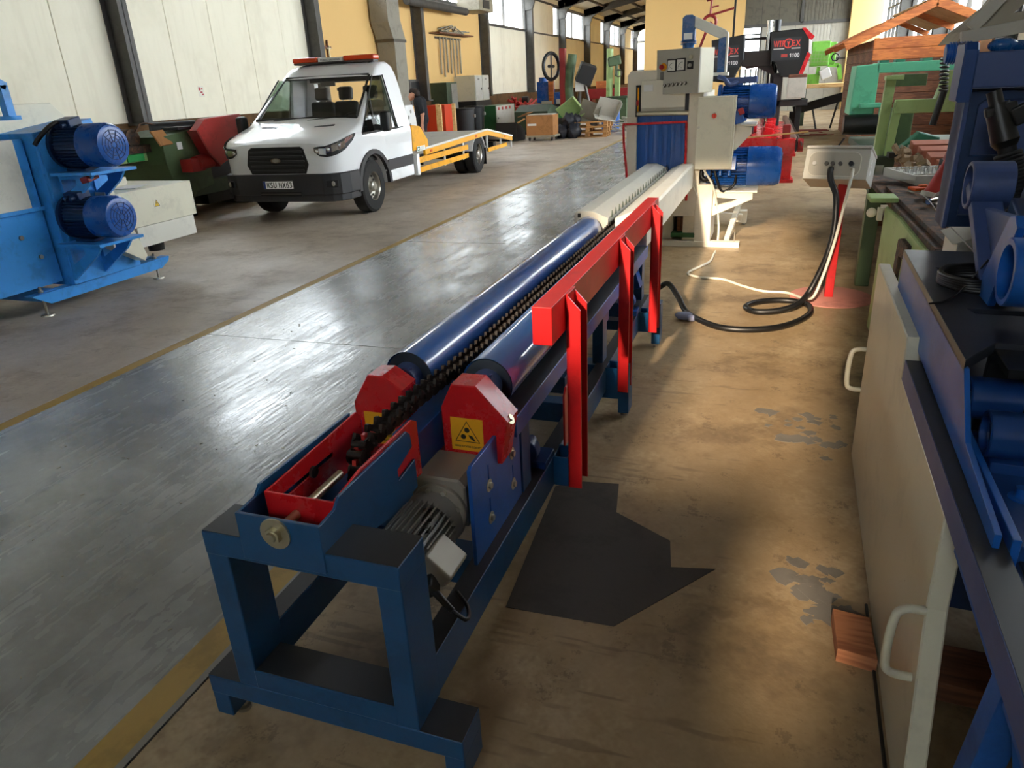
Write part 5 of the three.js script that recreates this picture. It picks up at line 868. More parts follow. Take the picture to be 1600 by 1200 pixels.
  new MB().box(-.35, .28, .06, .96, -1.05, 1.2, .01).build('casing', M.greenDeep, ec); const ed = new MB().box(.28, .31, .08, .95, -.85, 1.18, .006).build('door', M.greyLight, ec); for (let i = 0; i < 4; i++) new MB().box(.31, .316, .80, .90, .85 - i * .42, 1.02 - i * .42, .002).build('red_sign', M.redDull, ed); new MB().box(.31, .325, .5, .56, 1.0, 1.05, .003).build('lock', M.black, ed); new MB().box(-.3, .25, 0, .06, -1, 1.1, 0).build('plinth', M.black, ec);
  // red machine heap
  const rm = thing('red_machine', 'red machine crowded with pipes behind the switch cabinet', 'machine', [-9.6, 0, -30.2]);
  new MB().box(-.5, .4, .3, .82, -1.6, 1.3, .03).build('body', M.redDull, rm); { const b = new MB(); for (let i = 0; i < 12; i++) b.cyl([rr(-.2, .4), .75, rr(-1.5, 1.2)], [rr(-.2, .45), rr(.9, 1.2), rr(-1.5, 1.2)], rr(.03, .07)); b.build('pipework', M.redDull, rm).userData.kind = 'stuff'; } new MB().box(-.5, .42, 0, .34, -1.8, 1.2, .02).build('base', M.greenDark, rm); new MB().cyl([.2, 1.05, .4], [.45, 1.05, .4], .12).build('wheel', M.charcoal, rm);
  // dark crate with a leaning board
  const ct = thing('black_crate', 'black open crate with a board leaning on it beside the cardboard box', 'crate', [-7.55, 0, -22.6]); new MB().prism([[-.4, 0], [.45, 0], [.45, .55], [-.1, .4], [-.4, .25]], 'x', -.35, .35, .01).build('crate_body', M.black, ct); new MB().bar([-.55, .05, .5], [.4, .62, -.2], .12, .03).build('board', M.wood, ct);
  const gb = thing('green_hopper', 'dark green sloping hopper behind the cardboard box', 'hopper', [-7.25, 0, -25.6]); new MB().prism([[-.8, .2], [.8, .1], [.8, .75], [.2, .95], [-.8, .8]], 'x', -.9, .3, .02).build('hopper_body', M.greenDark, gb); new MB().box(-.8, .2, 0, .2, -.6, .6, 0).build('stand', M.black, gb);
  // cardboard box on a dolly
  const dl = thing('furniture_dolly', 'low dolly with castors carrying a big cardboard box', 'dolly', [-6.42, 0, -22.35]); new MB().box(-.48, .46, .11, .16, -.34, .34, .006).build('platform', M.greyBeige, dl); for (const [x, z] of [[-.36, .26], [.34, .26], [-.36, -.26], [.34, -.26]]) new MB().cyl([x - .02, .055, z], [x + .02, .055, z], .055, .055, 16).box(x - .03, x + .03, .06, .11, z - .03, z + .03, 0).build('castor', M.steelDark, dl);
  const cb = thing('cardboard_box', 'big brown cardboard box with open flap standing on the dolly', 'box', [-6.42, .161, -22.35]); new MB().box(-.44, .40, 0, .58, -.32, .32, .004).build('carton', M.cardboard, cb); new MB().rbox(.34, .012, .6, -.56, .60, 0, 0, 0, .35, 0).build('flap', M.cardboard, cb); new MB().box(-.40, -.12, .28, .34, .32, .324, 0).build('label', M.paper, cb); new MB().box(-.4, .36, .575, .60, -.28, .28, 0).build('contents', M.greyLight, cb);
  { const b = new MB(), bag = (x, y, z, r, h) => { const g = new THREE.IcosahedronGeometry(1, 3), p = g.attributes.position; for (let i = 0; i < p.count; i++) { const X = p.getX(i), Y = p.getY(i), Z = p.getZ(i), k = 1 + .12 * Math.sin(X * 7 + Y * 3 + r * 40) + .09 * Math.sin(Z * 9 - Y * 6) + .05 * Math.sin(X * 17 + Z * 13); p.setXYZ(i, X * r * k, Math.max(-.8, Y) * h * k, Z * r * k); } g.computeVertexNormals(); b.raw(toCreasedNormals(g, 1.2), new THREE.Matrix4().makeTranslation(x, y, z)); };
    bag(-.2, .19, .1, .2, .22); bag(.18, .2, .12, .21, .24); bag(0, .22, -.2, .22, .26); bag(-.02, .52, -.02, .19, .22); bag(.2, .5, -.14, .15, .2); const o = b.build('rubbish_bags', std(0x24262f, .5), scene); o.position.set(-5.75, 0, -22.95); tag(o, 'heap of dark blue rubbish bags between cardboard box and pallets', 'bags', null, 'stuff'); }
  // stack of pallets with bent sheet metal on top
  for (let k = 0; k < 3; k++) {
    const p = thing('pallet', ['bottom wooden pallet of the stack under the bent sheets', 'middle wooden pallet of the stack under the bent sheets', 'top wooden pallet of the stack under the bent sheets'][k], 'pallet', [-5.2 + k * .03, k * .155, -23.4], .05 - k * .04);
    for (let i = 0; i < 5; i++) new MB().box(-.62, .62, .125, .147, -.4 + i * .2 - .06, -.4 + i * .2 + .06, .002).build('board', M.wood, p);
    for (const z of [-.38, 0, .38]) for (const x of [-.55, 0, .55]) new MB().box(x - .06, x + .06, .02, .125, z - .05, z + .05, .002).build('block', M.wood, p);
    for (const z of [-.38, 0, .38]) new MB().box(-.62, .62, 0, .02, z - .05, z + .05, .001).build('runner', M.wood, p);
  }
  for (const [x, y, z, rx, ry, rz, c, l] of [[-5.85, .82, -23.5, .5, .3, .5, 'greenSage', 'greenish bent sheet metal tray on the left of the pallet stack'], [-5.15, .75, -23.4, .3, -.2, -.3, 'sheetGrey', 'folded grey sheet metal piece in the middle of the pallet stack'], [-4.62, .85, -23.3, .6, .4, -.5, 'greyPanel', 'pale grey sheet metal piece on the right of the pallet stack']]) { const s = thing('sheet_metal', l, 'sheet', [x, y, z]); s.rotation.set(rx, ry, rz); new MB().box(-.35, .35, -.3, .3, -.01, .01, 0).box(-.35, .35, -.3, -.28, 0, .25, 0).box(.33, .35, -.3, .3, 0, .2, 0).build('sheet', M[c], s); }
  { const b = new MB(); for (let i = 0; i < 16; i++) b.tube([0, 1, 2, 3].map(() => [rr(-.6, .6), rr(.02, .55), rr(-.5, .5)]), .012, 20, 5); const o = b.build('wire_tangle', M.greyPanel, scene); o.position.set(-4.15, 0, -24.2); tag(o, 'tangled heap of pale wire right of the pallet stack', 'wire', null, 'stuff'); }
  // blue machine, orange board, grey post wheel
  const bm = thing('blue_press', 'blue press with open frame and an orange upright board', 'machine', [-7.95, 0, -27.5]); new MB().box(-.1, .45, .95, 1.68, -.3, .2, .02).box(.5, .85, .8, 1.3, -.3, .2, .02).cyl([.1, 1.6, 0], [.1, 1.82, 0], .16).build('press_head', M.blueMotor, bm); new MB().box(-.1, -.04, .5, 1.75, -.3, -.24, 0).box(.84, .9, .5, 1.35, -.3, -.24, 0).cyl([.1, .5, .1], [.1, 1.0, .1], .05).cyl([.3, .5, .1], [.3, 1.0, .1], .05).build('press_frame', M.blueGrey, bm); new MB().box(.36, .56, .6, 1.72, .2, .25, .004).build('orange_board', M.woodOrange, bm); new MB().box(-.3, 1.2, 0, .9, -.6, .3, .01).build('bench', M.charcoal, bm); new MB().rbox(.5, .16, .3, .9, .98, .1).rbox(.4, .1, .3, .3, .96, .15).build('bench_clutter', M.greyPanel, bm);
  const pl = thing('plastic_bottle', 'small white green canister standing near the blue press', 'canister', [-6.3, 0.0, -24.3]); new MB().lathe([[0, .55], [.14, .55], [.15, .75], [.06, .85], [.05, .92], [0, .92]], [0, 0, 0], [0, 1, 0], 16).build('canister', M.greenBright, pl); new MB().box(-.25, .25, 0, .55, -.2, .2, .01).build('crate_under', M.charcoal, pl);
  const gs = thing('green_bandsaw', 'tall green bandsaw with round top wheel and dark tilted hopper', 'bandsaw', [-6.5, 0, -26.2]);
  new MB().tube([[0, 0, 0], [.0, .7, 0], [-.05, 1.5, 0], [.05, 2.2, 0], [.1, 2.5, 0]], .16, 30, 12).box(-.3, .3, 0, .5, -.3, .3, .03).build('frame', M.green, gs);
  new MB().raw(new THREE.TorusGeometry(.42, .06, 10, 36), new THREE.Matrix4().makeRotationY(1.15).setPosition(V(-.62, 2.15, .2))).cyl([-.62, 1.72, .2], [-.62, 2.58, .2], .025).cyl([-.62, 2.15, -.1], [-.62, 2.15, .5], .05).build('band_wheel', M.blackSatin, gs);
  new MB().box(-.35, -.15, .6, 2.7, -.1, .1, .01).build('wheel_guard', M.redDark, gs);
  new MB().rbox(.55, .62, .35, .58, 1.86, .1, .3, .3, -.45, .02).build('tilted_hopper', M.darkGrey, gs);
  new MB().box(.2, .55, 1.3, 1.7, .0, .1, .01).build('guard_plate', M.paper, gs); new MB().cyl([.3, .6, 0], [.35, 1.7, 0], .06).cyl([.75, .7, .1], [.55, 1.5, .1], .05).build('arm', M.steelDark, gs);
  const gd = thing('green_column_drill', 'green column drilling machine on a tall square base', 'drill', [-5.6, 0, -30.3]);
  new MB().box(-.45, .45, .05, .95, -.45, .45, .02).build('base_cabinet', M.green, gd); new MB().box(-.5, .5, .95, 1.02, -.5, .5, .01).build('table', M.greenDark, gd); new MB().box(-.1, .1, 1.0, 2.0, -.1, .1, .02).cyl([-.32, 1.0, 0], [-.30, 2.75, 0], .13).build('column', M.greenSage, gd); new MB().rbox(.5, .35, .4, -.12, 2.3, .1, 0, .3, .2, .06).cyl([.0, 1.75, .2], [.0, 2.2, .2], .06).build('drill_head', M.green, gd); new MB().raw(new THREE.TorusGeometry(.12, .02, 6, 20), new THREE.Matrix4().makeTranslation(.12, 1.85, .4)).build('hand_wheel', M.steelDark, gd);
  const rb = thing('red_bench', 'red brown machine bench behind the green drilling machine', 'bench', [-6.1, 0, -33]); new MB().box(-1.2, 2.2, .9, 1.3, -.5, .4, .02).build('top', M.redDark, rb); for (const x of [-1.1, 2.1]) new MB().box(x - .06, x + .06, 0, .9, -.4, .3, .01).build('leg', M.redDark, rb);
  new MB().box(-.9, -.3, 1.3, 1.6, -.3, .2, .02).build('crate', M.woodOrange, rb);
  const bb = thing('blue_barrel', 'blue plastic barrel between the pallet stack and green drill', 'barrel', [-4.95, 0, -25.6]); new MB().lathe([[0, 0], [.28, .01], [.3, .1], [.31, .45], [.3, .8], [.27, .88], [0, .88]], [0, 0, 0], [0, 1, 0], 24).build('barrel', M.blueMid, bb); new MB().cyl([.12, .88, 0], [.12, .92, 0], .05).build('bung', M.black, bb);
}
// ---------------------------------------------------------------- behind the saw and along the right side
{
  // black log band saw with red carriage
  const t = thing('log_band_saw', 'big black log band saw with red lettering on twin wheel covers', 'band saw', [.1, 0, -16.2]);
  const brand = (w, h, big) => decal(w, h, 520, (g, W, H) => { g.fillStyle = '#2c2e31'; g.fillRect(0, 0, W, H); g.fillStyle = '#d8463c'; g.font = 'bold ' + H * .36 + 'px sans-serif'; g.textBaseline = 'middle'; g.textAlign = 'right'; g.fillText('WIR', W * .46, H * .26, W * .42); g.textAlign = 'left'; g.fillText('EX', W * .66, H * .26, W * .32); g.strokeStyle = '#d8463c'; g.lineWidth = H * .05; g.beginPath(); g.arc(W * .56, H * .26, H * .19, 0, 7); g.stroke(); g.beginPath(); g.moveTo(W * .52, H * .16); g.lineTo(W * .56, H * .3); g.lineTo(W * .60, H * .16); g.moveTo(W * .56, H * .3); g.lineTo(W * .56, H * .42); g.stroke(); g.fillStyle = '#c9c4bc'; g.fillRect(W * .05, H * .46, W * .38, H * .05); g.fillRect(W * .68, H * .46, W * .3, H * .05); g.fillStyle = '#b8423a'; g.fillRect(W * .34, H * .72, W * .22, H * .14); g.fillStyle = '#dcdcda'; g.font = 'bold ' + H * .24 + 'px sans-serif'; g.fillText('1100', W * .62, H * .8, W * .36); });
  const oct = [[-.06, 1.82], [-.10, 2.34], [.46, 2.36], [.66, 2.2], [.64, 1.88], [.50, 1.50], [.16, 1.52], [.02, 1.78]];
  const c1 = new MB().prism(oct, 'z', -.35, .15, .02).build('wheel_cover', M.blackSatin, t); plate('cover_lettering', .52, .40, brand(.52, .4), c1, .21, 2.02, .152);
  new MB().prism([[.46, 2.37], [.52, 2.37], [.70, 2.21], [.655, 2.15], [.60, 2.17]], 'z', .1, .16, .004).prism([[.66, 1.9], [.60, 1.95], [.46, 1.5], [.54, 1.5]], 'z', .1, .16, .004).build('red_stripe', M.red, t); new MB().prism([[.60, 2.18], [.655, 2.15], [.675, 1.9], [.62, 1.94]], 'z', .1, .16, .004).build('white_stripe', M.paper, t);
  const c2 = new MB().prism([[-1.15, 1.5], [-1.2, 2.25], [-.57, 2.32], [-.56, 1.86], [-.70, 1.62], [-.75, 1.45]], 'z', -.35, .15, .02).build('wheel_cover', M.blackSatin, t); plate('cover_lettering', .52, .40, brand(.52, .4), c2, -.92, 1.94, .152);
  new MB().box(-.6, -.05, 1.74, 2.02, -.35, .05, .01).box(-.6, 0, 2.22, 2.27, -.3, -.2, 0).prism([[-.62, 1.78], [-.05, 1.78], [.1, 1.5], [-.1, 1.62], [-.3, 1.72], [-.5, 1.7]], 'z', -.3, 0, .01).build('saw_bridge', std(0x2b241f, .6), t);
  for (const x of [-.12, .02]) new MB().cyl([x, .3, -.1], [x, 2.55, -.1], .06).build('guide_column', x < 0 ? M.chrome : M.blackSatin, t);
  new MB().box(.02, .2, .35, 1.6, -.3, .1, .02).box(.05, .7, .98, 1.1, -.2, .1, .01).build('column_body', M.charcoal, t);
  new MB().box(.3, .64, 1.13, 1.50, .0, .2, .01).build('control_cabinet', M.greyPanel, t); new MB().box(.3, .64, 1.49, 1.56, -.1, .2, .02).build('cabinet_dirt', M.woodDark, t);
  for (let i = 0; i < 5; i++) new MB().cyl([-.62 + i * .1, 1.1, -.1], [-.62 + i * .1, 1.7, -.1], .018).build('hydraulic_rod', M.chrome, t);
  new MB().box(-.75, .0, 1.05, 1.25, -.3, .2, .02).build('valve_box', M.greyPanel, t);
  new MB().box(.5, .6, .1, 1.1, -.15, -.05, .01).box(.1, .22, .15, .5, -.25, .15, .02).build('stand_leg', M.black, t);
  // red carriage and long brown rail towards us
  new MB().box(-.75, .38, .30, .62, -1.4, 3.0, .02).box(-.75, .35, .2, .45, 2.2, 2.8, .02).build('carriage', M.red, t); { const b = new MB(); for (let i = 0; i < 7; i++) b.rbox(.16, rr(.1, .24), .22, .1 - i * .02, .66, -1 + i * .55, 0, rr(-.3, .3), rr(-.2, .2), .02); b.cyl([-.7, .68, 1.6], [-.2, .68, 1.6], .11); b.build('log_clamps', M.red, t).userData.kind = 'stuff'; }
  new MB().cyl([-.75, .64, 1.9], [-.25, .66, 1.9], .1).build('roller', M.darkGrey, t);
  new MB().box(.33, .43, .56, .66, -3.0, 3.75, .01).build('rail', std(0x6b5142, .6), t); new MB().box(.47, .485, .58, .62, -2.5, 4.2, 0).build('toothed_rack', M.steelDark, t);
  new MB().box(.12, .40, .42, .66, 3.55, 3.9, .01).box(.14, .38, .05, .42, 3.75, 3.8, .006).box(.16, .2, .05, .42, 3.5, 3.8, .004).box(.06, .42, .40, .44, 3.5, 3.92, .006).box(.10, .42, 0, .05, 3.5, 3.9, .004).build('end_stand', M.red, t);
  new MB().rbox(.12, .24, .14, .26, .74, 3.7, 0, 0, 0, .02).cyl([.44, .55, 3.75], [.52, .55, 3.75], .1).build('end_bearing', M.redDark, t);
  // red crank frame above
  new MB().raw(new THREE.TorusGeometry(.12, .03, 8, 24), new THREE.Matrix4().makeTranslation(-1.28, 2.60, -.2)).bar([-1.28, 2.6, -.2], [-.72, 2.12, -.2], .05, .05).bar([-1.28, 2.6, -.2], [-1.5, 2.0, -.2], .05, .05).bar([-1.28, 2.72, -.2], [-.82, 2.82, -.2], .04, .04).cyl([-1.28, 2.7, -.2], [-1.26, 3.0, -.2], .02).bar([-1.36, 2.98, -.2], [-1.14, 3.02, -.2], .03, .03).bar([-1.28, 2.86, -.2], [-1.12, 2.88, -.2], .025, .025).build('crank_frame', M.redDark, t);
  new MB().box(-.83, -.79, 1.9, 3.4, -.3, -.26, 0).build('mast', M.charcoal, t);
  const pk = new MB().cyl([.0, .52, -12.5], [1.0, .62, -12.2], .014, .012, 8).build('pole', M.woodPale, scene); pk.geometry.translate(-.35, .16, .2); tag(pk, 'long thin pale wooden stick lying across the red carriage', 'stick');
  // bright green machine
  const g = thing('green_sharpener', 'bright green machine with wire basket in front of the grey door', 'machine', [1.65, 0, -26]);
  new MB().box(-.42, .12, 1.72, 2.42, -.3, .3, .04).box(.1, .3, 1.75, 2.38, -.2, .2, .03).build('hood', M.greenLime, g); new MB().bar([.1, 1.75, .1], [.42, 1.72, .1], .12, .12).bar([.42, 1.74, .1], [.5, 1.32, .1], .12, .12).box(-.5, -.1, 1.2, 1.5, -.2, .2, .02).bar([-.15, 1.7, .1], [-.2, 1.2, .1], .1, .1).build('arm', M.greenLime, g);
  { const b = new MB(); for (let i = 0; i < 6; i++) b.bar([-.4 + i * .09, 1.8, .33], [-.38 + i * .09, 2.15, .34], .012, .012, 0, 0); for (let i = 0; i < 4; i++) b.bar([-.42, 1.85 + i * .1, .335], [.1, 1.83 + i * .1, .335], .012, .012, 0, 0); b.build('wire_basket', M.greenSage, g); } new MB().box(-.6, 1.0, 1.1, 1.22, -.5, .4, .02).build('table', M.woodPale, g); for (const x of [-.5, .85]) new MB().box(x - .06, x + .06, 0, 1.1, -.4, .3, .01).build('leg', M.greenDark, g); new MB().raw(new THREE.TorusGeometry(.1, .02, 8, 20), new THREE.Matrix4().makeTranslation(.28, 1.95, .32)).build('hand_wheel', M.black, g); new MB().rbox(.3, .3, .2, .05, 1.5, .2, 0, 0, .4, .03).build('bright_cover', M.paper, g);
  // dark inclined conveyor
  const d = thing('inclined_conveyor', 'black inclined chip conveyor rising towards the timber cabin', 'conveyor', [1.45, 0, -24.4]);
  new MB().bar([-.62, .52, 0], [1.15, .98, 0], .3, .24).box(-.72, -.45, .12, .5, -.15, .15, .02).build('conveyor_beam', M.black, d); new MB().bar([-.55, .4, 0], [-.55, 0, 0], .08, .08).bar([.6, .8, .1], [.45, 0, .1], .05, .05).bar([-.1, .62, .1], [.05, 0, .3], .04, .04).build('leg', M.charcoal, d); new MB().cyl([-.6, .2, -.2], [-.6, .2, .2], .1).build('tail_drum', M.black, d);
  const rh = thing('offcut_heap', 'flat heap of red brown offcuts on the floor by the cabin', 'offcuts', [1.0, 0, -21.8]); { const b = new MB(); for (let i = 0; i < 10; i++) b.bar([rr(-.6, .5), .03 + i * .012, rr(-.4, .4)], [rr(-.1, .8), .03 + i * .012, rr(-.4, .4)], .08, .02); b.build('offcuts', M.redDark, rh).userData.kind = 'stuff'; }
  // timber cabin with open gable roof
  const c = thing('timber_cabin', 'timber garden cabin with orange gable roof frame behind green machines', 'cabin', [2.07, 0, -18]);
  for (let i = 0; i < 10; i++) new MB().box(0, 1.95, i * .218, i * .218 + .214, -.06, 0, .012).build('front_board', i > 7 ? M.woodOrange : M.woodDark, c);
  for (let i = 0; i < 10; i++) new MB().box(0, .06, i * .215, i * .215 + .211, -5.6, -.06, .012).build('side_board', M.woodDark, c);
  new MB().box(1.89, 1.95, 0, 2.1, -5.6, -.06, .01).build('side_wall', M.woodDark, c); new MB().box(.06, 1.89, 0, 2.1, -5.62, -5.56, .01).build('back_wall', M.woodDark, c);
  const RG = [1.0, 2.76];
  for (const [x, y] of [[-.585, 2.03], [1.9, 2.37]]) { new MB().bar([RG[0], RG[1], .35], [x, y, .35], .07, .16).build('gable_rafter', M.woodOrange, c); for (const z of [-2.5, -5.5]) new MB().bar([RG[0], RG[1], z], [x, y, z], .07, .12).build('rafter', M.woodOrange, c); }
  for (let i = 0; i < 11; i++) { const u0 = i / 11, u1 = (i + 1.15) / 11, x0 = RG[0] + (1.9 - RG[0]) * u0, x1 = RG[0] + (1.9 - RG[0]) * Math.min(1.05, u1), y0 = RG[1] + .08 + (2.37 - RG[1]) * u0, y1 = RG[1] + .08 + (2.37 - RG[1]) * Math.min(1.05, u1); new MB().prism([[x0, y0 + .012], [x1, y1 + .0], [x1, y1 + .02], [x0, y0 + .032]], 'z', -5.6, .3 - i * .05, 0).build('roof_board', M.woodPale, c); }  // paler wood: this slope's bright lighting is put into the colour
  for (let i = 5; i < 11; i++) { const u0 = i / 11, u1 = (i + 1.1) / 11, P = (u) => [RG[0] + (-.585 - RG[0]) * u, RG[1] + .08 + (2.03 - RG[1]) * u], [x0, y0] = P(u0), [x1, y1] = P(Math.min(1, u1)); new MB().prism([[x0, y0], [x1, y1], [x1, y1 + .02], [x0, y0 + .02]], 'z', -5.6, -.4, 0).build('roof_board', M.woodOrange, c); }
  // teal machine with sage frame and red brown boards
  const te = thing('teal_moulder', 'teal machine with sage green portal frame and row of bolts', 'machine', [1.5, 0, -9]);
  const k = [1.5, 0, -9], mb = () => new MB(...k);
  mb().prism([[.98, 1.10], [1.25, 1.10], [1.25, 1.655], [1.0, 1.64]], 'z', -10.6, -10, .01).box(1.22, 2.3, 1.55, 1.66, -10.5, -10.0, .01).box(1.08, 1.32, 1.175, 1.225, -10.1, -9.9, .005).box(1.30, 1.38, .82, 1.22, -10, -9.95, .005).build('teal_housing', M.teal, te);
  for (const x of [1.25, 1.42, 1.7]) mb().box(x, x + .1, 1.66, 1.69, -10.3, -10.1, .004).build('lug', M.tealDark, te);
  mb().cyl([.93, .985, -10], [1.30, .985, -10], .115, .115, 24).build('black_motor', M.blackSatin, te);
  mb().bar([1.115, 1.535, -8.05], [1.09, .80, -8.05], .085, .08).bar([1.20, 1.3, -8.0], [1.17, .80, -8.0], .07, .07).box(1.06, 1.21, 1.5, 1.54, -8.1, -7.95, .004).box(1.17, 2.4, 1.205, 1.325, -8.05, -7.95, .006).prism([[1.50, 1.32], [1.64, 1.32], [1.62, 1.56], [1.56, 1.56]], 'z', -8.1, -7.95, .006).bar([1.68, 1.3, -8.2], [1.72, 1.65, -8.2], .1, .08).build('sage_frame', M.greenSage, te);
  mb().box(1.19, 1.5, 1.43, 1.54, -8.6, -8.5, .006).build('cross_bar', M.green, te); mb().box(1.3, 1.5, .82, 1.2, -9.3, -8.9, .02).build('cutter_housing', M.green, te);
  { const b = new MB(...k); for (let i = 0; i < 9; i++) b.raw(new THREE.TorusGeometry(.032, .009, 6, 16), new THREE.Matrix4().makeRotationX(PI / 2 + .15).setPosition(1.53 - i * .004, 1.40 + i * .032, -7.85)); b.cyl([1.49, 1.1, -7.85], [1.54, 1.42, -7.85], .03); b.build('coil_spring', M.blackSatin, te); }
  mb().box(1.05, 2.3, .74, .82, -10.4, -7.9, .01).box(1.2, 2.2, .3, .74, -10.2, -8.3, .02).build('table', M.greenDark, te); for (const [x, z] of [[1.24, -8.9], [2.1, -8.4], [2.1, -10.1]]) mb().box(x - .05, x + .05, .1, .76, z - .05, z + .05, .006).build('leg', M.green, te); mb().box(1.17, 1.42, 0, .12, -9.05, -8.75, .01).build('leg_block', M.woodDark, te);
  for (let i = 0; i < 10; i++) mb().cyl([1.2 + i * .062, .86, -7.85], [1.2 + i * .062, .93, -7.85], .015, .012, 8).build('bolt', i % 3 ? M.steel : M.zinc, te);
  mb().box(1.15, 1.9, .82, .87, -7.9, -7.75, .005).build('bolt_rail', M.charcoal, te);
  mb().prism([[1.3, .82], [1.7, .82], [1.68, .95], [1.5, 1.0], [1.4, .9]], 'z', -8.6, -8.4, .01).build('cutter_head', M.tealDark, te);
  // boards laid on a low trestle
  const tr = thing('board_trestle', 'low brown trestle carrying the red brown boards', 'trestle', [1.6, 0, -6.9]); new MB().box(-.4, .7, .74, .80, -.82, .47, .006).build('trestle_top', M.woodDark, tr); for (const [x, z] of [[-.2, -.6], [.6, -.6], [.6, .4], [-.2, .4]]) new MB().box(x - .05, x + .05, 0, .74, z - .05, z + .05, .004).build('leg', M.woodDark, tr);
  [[-7.60, 'farthest'], [-7.25, 'second farthest'], [-6.9, 'second nearest'], [-6.55, 'nearest']].forEach(([z, w], i) => { const b = new MB().rbox(.9, .11, .2, 1.75 + i * .02, .84, z, .1, 0, 0, .006).build('red_board', M.redDull, scene); b.material = std(0xa8634c, .75, 0, { map: smear }); b.geometry.translate(-1.75, -.84, -z); b.position.set(1.75 - i * .01, .92 - i * .02, z); tag(b, w + ' of four red brown boards on the trestle behind the tool case', 'board', 'red brown boards on the trestle'); });
  { const b = new MB(); for (let i = 0; i < 26; i++) b.rbox(rr(.03, .09), rr(.02, .08), rr(.03, .08), 1.20 + rr(0, .12) - i * .002, .83 + rr(0, .08), -7.8 + i * .055, rr(0, 3), rr(0, 3), rr(0, 3), .004); const o = b.build('wood_chips', M.zinc, scene); o.material = std(0x9a8468, .8, 0, { map: smear }); tag(o, 'pile of pale offcuts and metal bits at the ends of the red boards', 'offcuts', null, 'stuff'); }
  // old green machine bed with tool case and cone on top
  const gb = thing('green_machine_bed', 'old pale green machine bed with greasy dark top behind the blue table', 'machine bed', [1.1, 0, -5]);
  const k2 = [1.1, 0, -5], m2 = () => new MB(...k2);
  m2().prism([[-5.1, 0], [-5.1, .80], [-4.6, .82], [-3.7, .80], [-3.7, 0]], 'x', .78, .90, .008).box(.9, 1.6, .0, .70, -5.05, -3.7, .01).build('bed_casting', M.greenSage, gb);
  m2().box(.80, 1.65, .80, .835, -6.4, -3.7, .006).box(.84, .96, .82, .86, -5.6, -3.75, .004).box(1.2, 1.3, .82, .87, -6.3, -3.75, .004).build('bed_top', M.rustIron, gb);
  m2().box(.68, .84, .835, .865, -5.22, -5.02, .006).build('end_plate', M.greenSage, gb); m2().sph(.70, .77, -5.05, .03).box(.735, .765, .72, .8, -5.08, -5.04, .004).build('cream_knob', M.cream, gb);
  m2().prism([[-4.55, .30], [-4.42, .25], [-4.38, .74], [-4.30, .76], [-4.1, .76], [-4.1, .68], [-4.3, .66], [-4.32, .35], [-4.4, .2]], 'x', .76, .79, .004).build('rusty_bracket', M.rustIron, gb); m2().box(.765, .785, .0, .62, -4.2, -3.9, .004).build('green_flap', M.greenDeep, gb);
  for (const [x, z] of [[.86, -6.2], [1.5, -6.2]]) m2().box(x - .05, x + .05, 0, .80, z - .05, z + .05, .006).build('bed_leg', M.green, gb);
  const tc = thing('tool_case', 'open grey blue tool case full of shiny sockets on the machine bed', 'tool case', [1.14, .872, -5.83], .25);
  new MB().box(-.2, .2, 0, .02, -.28, .25, .004).box(-.2, -.18, 0, .06, -.28, .25, .003).box(.18, .2, 0, .06, -.28, .25, .003).box(-.2, .2, 0, .06, .23, .25, .003).box(-.2, .2, 0, .06, -.28, -.26, .003).build('case_tray', M.greyLight, tc);
  for (let i = 0; i < 12; i++) new MB().cyl([-.15 + (i % 6) * .055, .02, -.2 + Math.floor(i / 6) * .12], [-.15 + (i % 6) * .055, .07, -.2 + Math.floor(i / 6) * .12], .018, .018, 12).build('socket', M.chrome, tc);
  for (let i = 0; i < 5; i++) new MB().bar([-.14, .04, .05 + i * .033], [.1, .045, .06 + i * .033], .014, .008).build('spanner', M.chrome, tc);
  const cn = thing('red_funnel', 'worn red plastic cone lying tilted beside the tool case', 'cone', [1.02, .872, -4.98]); cn.rotation.set(-.1, 0, -.22); new MB().lathe([[.0, 0], [.07, 0], [.075, .01], [.06, .05], [.028, .2], [.026, .24], [0, .24]], [0, 0, 0], [0, 1, 0], 24).build('cone', M.redDull, cn); new MB().ring([0, -.0, 0], [0, 1, 0], .078, .06, .03, 24).build('pale_rim', M.greyPanel, cn); new MB().cyl([0, .22, 0], [0, .27, 0], .035, .03, 16).build('cap', M.redDark, cn);
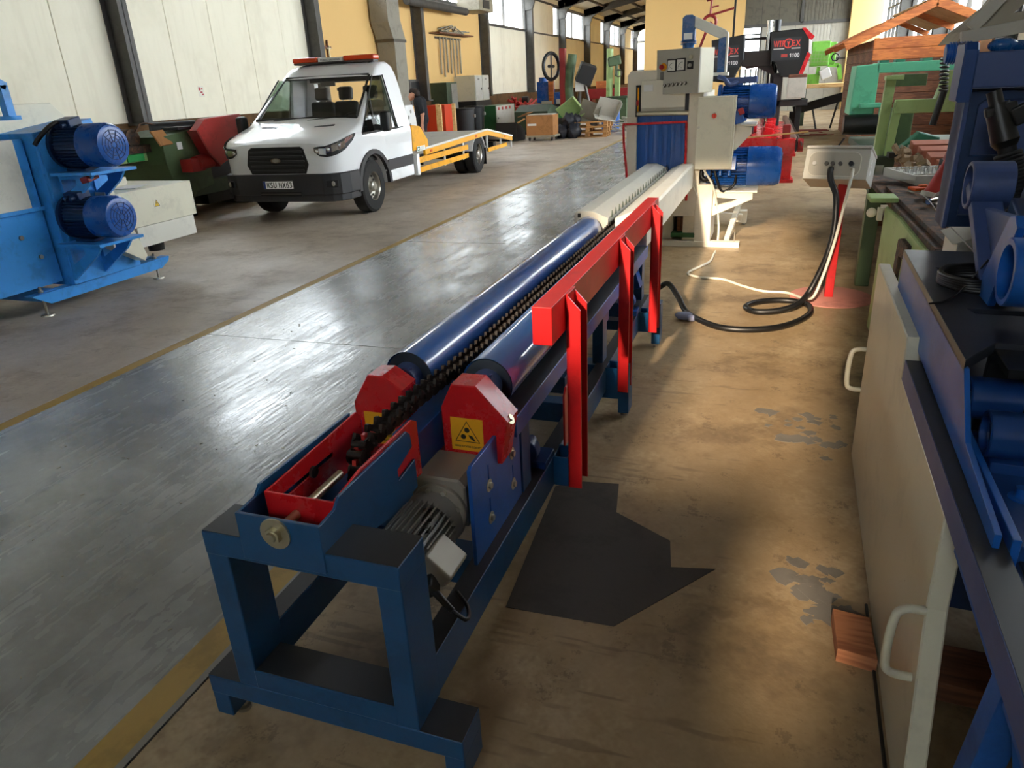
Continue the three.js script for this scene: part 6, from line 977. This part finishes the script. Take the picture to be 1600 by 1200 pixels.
  const ob = thing('black_tool_box', 'small black and orange tool box behind the red cone', 'tool box', [1.2, .872, -5.2], .4); new MB().box(-.09, .09, 0, .2, -.12, .12, .01).build('box_body', M.black, ob); new MB().box(-.095, -.085, .08, .16, -.1, .1, .004).build('orange_panel', M.orange, ob);
  const og = new MB(1.0, .88, -5.3).rbox(.12, .02, .09, 1.0, .884, -5.3, 0, .4, 0, .008).rbox(.06, .03, .05, 1.02, .89, -5.32, 0, .2, 0, .01).build('orange_glove', M.orange, scene); og.position.set(1.0, .88, -5.3); tag(og, 'small crumpled orange work glove in front of the tool case', 'glove');
  const tb = thing('steel_sleeve', 'short shiny steel tube with a bar inside on the machine bed', 'tube', [1.0, .905, -4.72], .9); new MB().ring([0, 0, 0], [1, 0, 0], .042, .034, .11, 28).build('sleeve', M.steel, tb); new MB().cyl([-.12, .0, 0], [.02, 0, 0], .017).build('bar', M.chrome, tb);
  const fl = thing('flat_iron_bar', 'flat rusty iron bar lying on the machine bed end', 'bar', [1.02, .87, -4.15], .3); new MB().box(-.1, .1, 0, .02, -.03, .03, .006).build('bar', M.rustIron, fl);
  // beige sheet metal hood above the right machine
  const hd = thing('dust_hood', 'beige sheet metal extraction hood with window cut-out at top right', 'hood', [.84, 0, -3.75], -.04);
  new MB().prism([[-.09, 1.70], [.5, 1.785], [.5, 2.4], [.3, 2.2], [.06, 1.85], [-.06, 1.745]], 'z', -.5, 0, .004, [[[.10, 1.80], [.42, 1.83], [.42, 1.98], [.22, 1.93]]]).build('hood_shell', M.greyBeige, hd); new MB().bar([-.08, 1.715, .01], [.5, 1.80, .01], .05, .05).bar([-.05, 1.75, .015], [.25, 2.13, .015], .04, .05).build('hood_frame', M.greyPanel, hd); new MB().bar([.48, 1.75, -.3], [.92, 0, -.3], .08, .08).bar([.48, 1.75, -.45], [.94, 0, -.45], .08, .08).build('hood_stand', M.greyBeige, hd);
  const tw = thing('timber_stack', 'stack of orange brown boards standing behind the beige hood', 'boards', [2.3, 0, -7.4]); for (let i = 0; i < 6; i++) new MB().rbox(.2, 2.6, .05, i * .21, 1.3, -rr(0, .1), 0, 0, 0, .006).build('board', M.woodOrange, tw);
}
renderer.render(scene, camera);
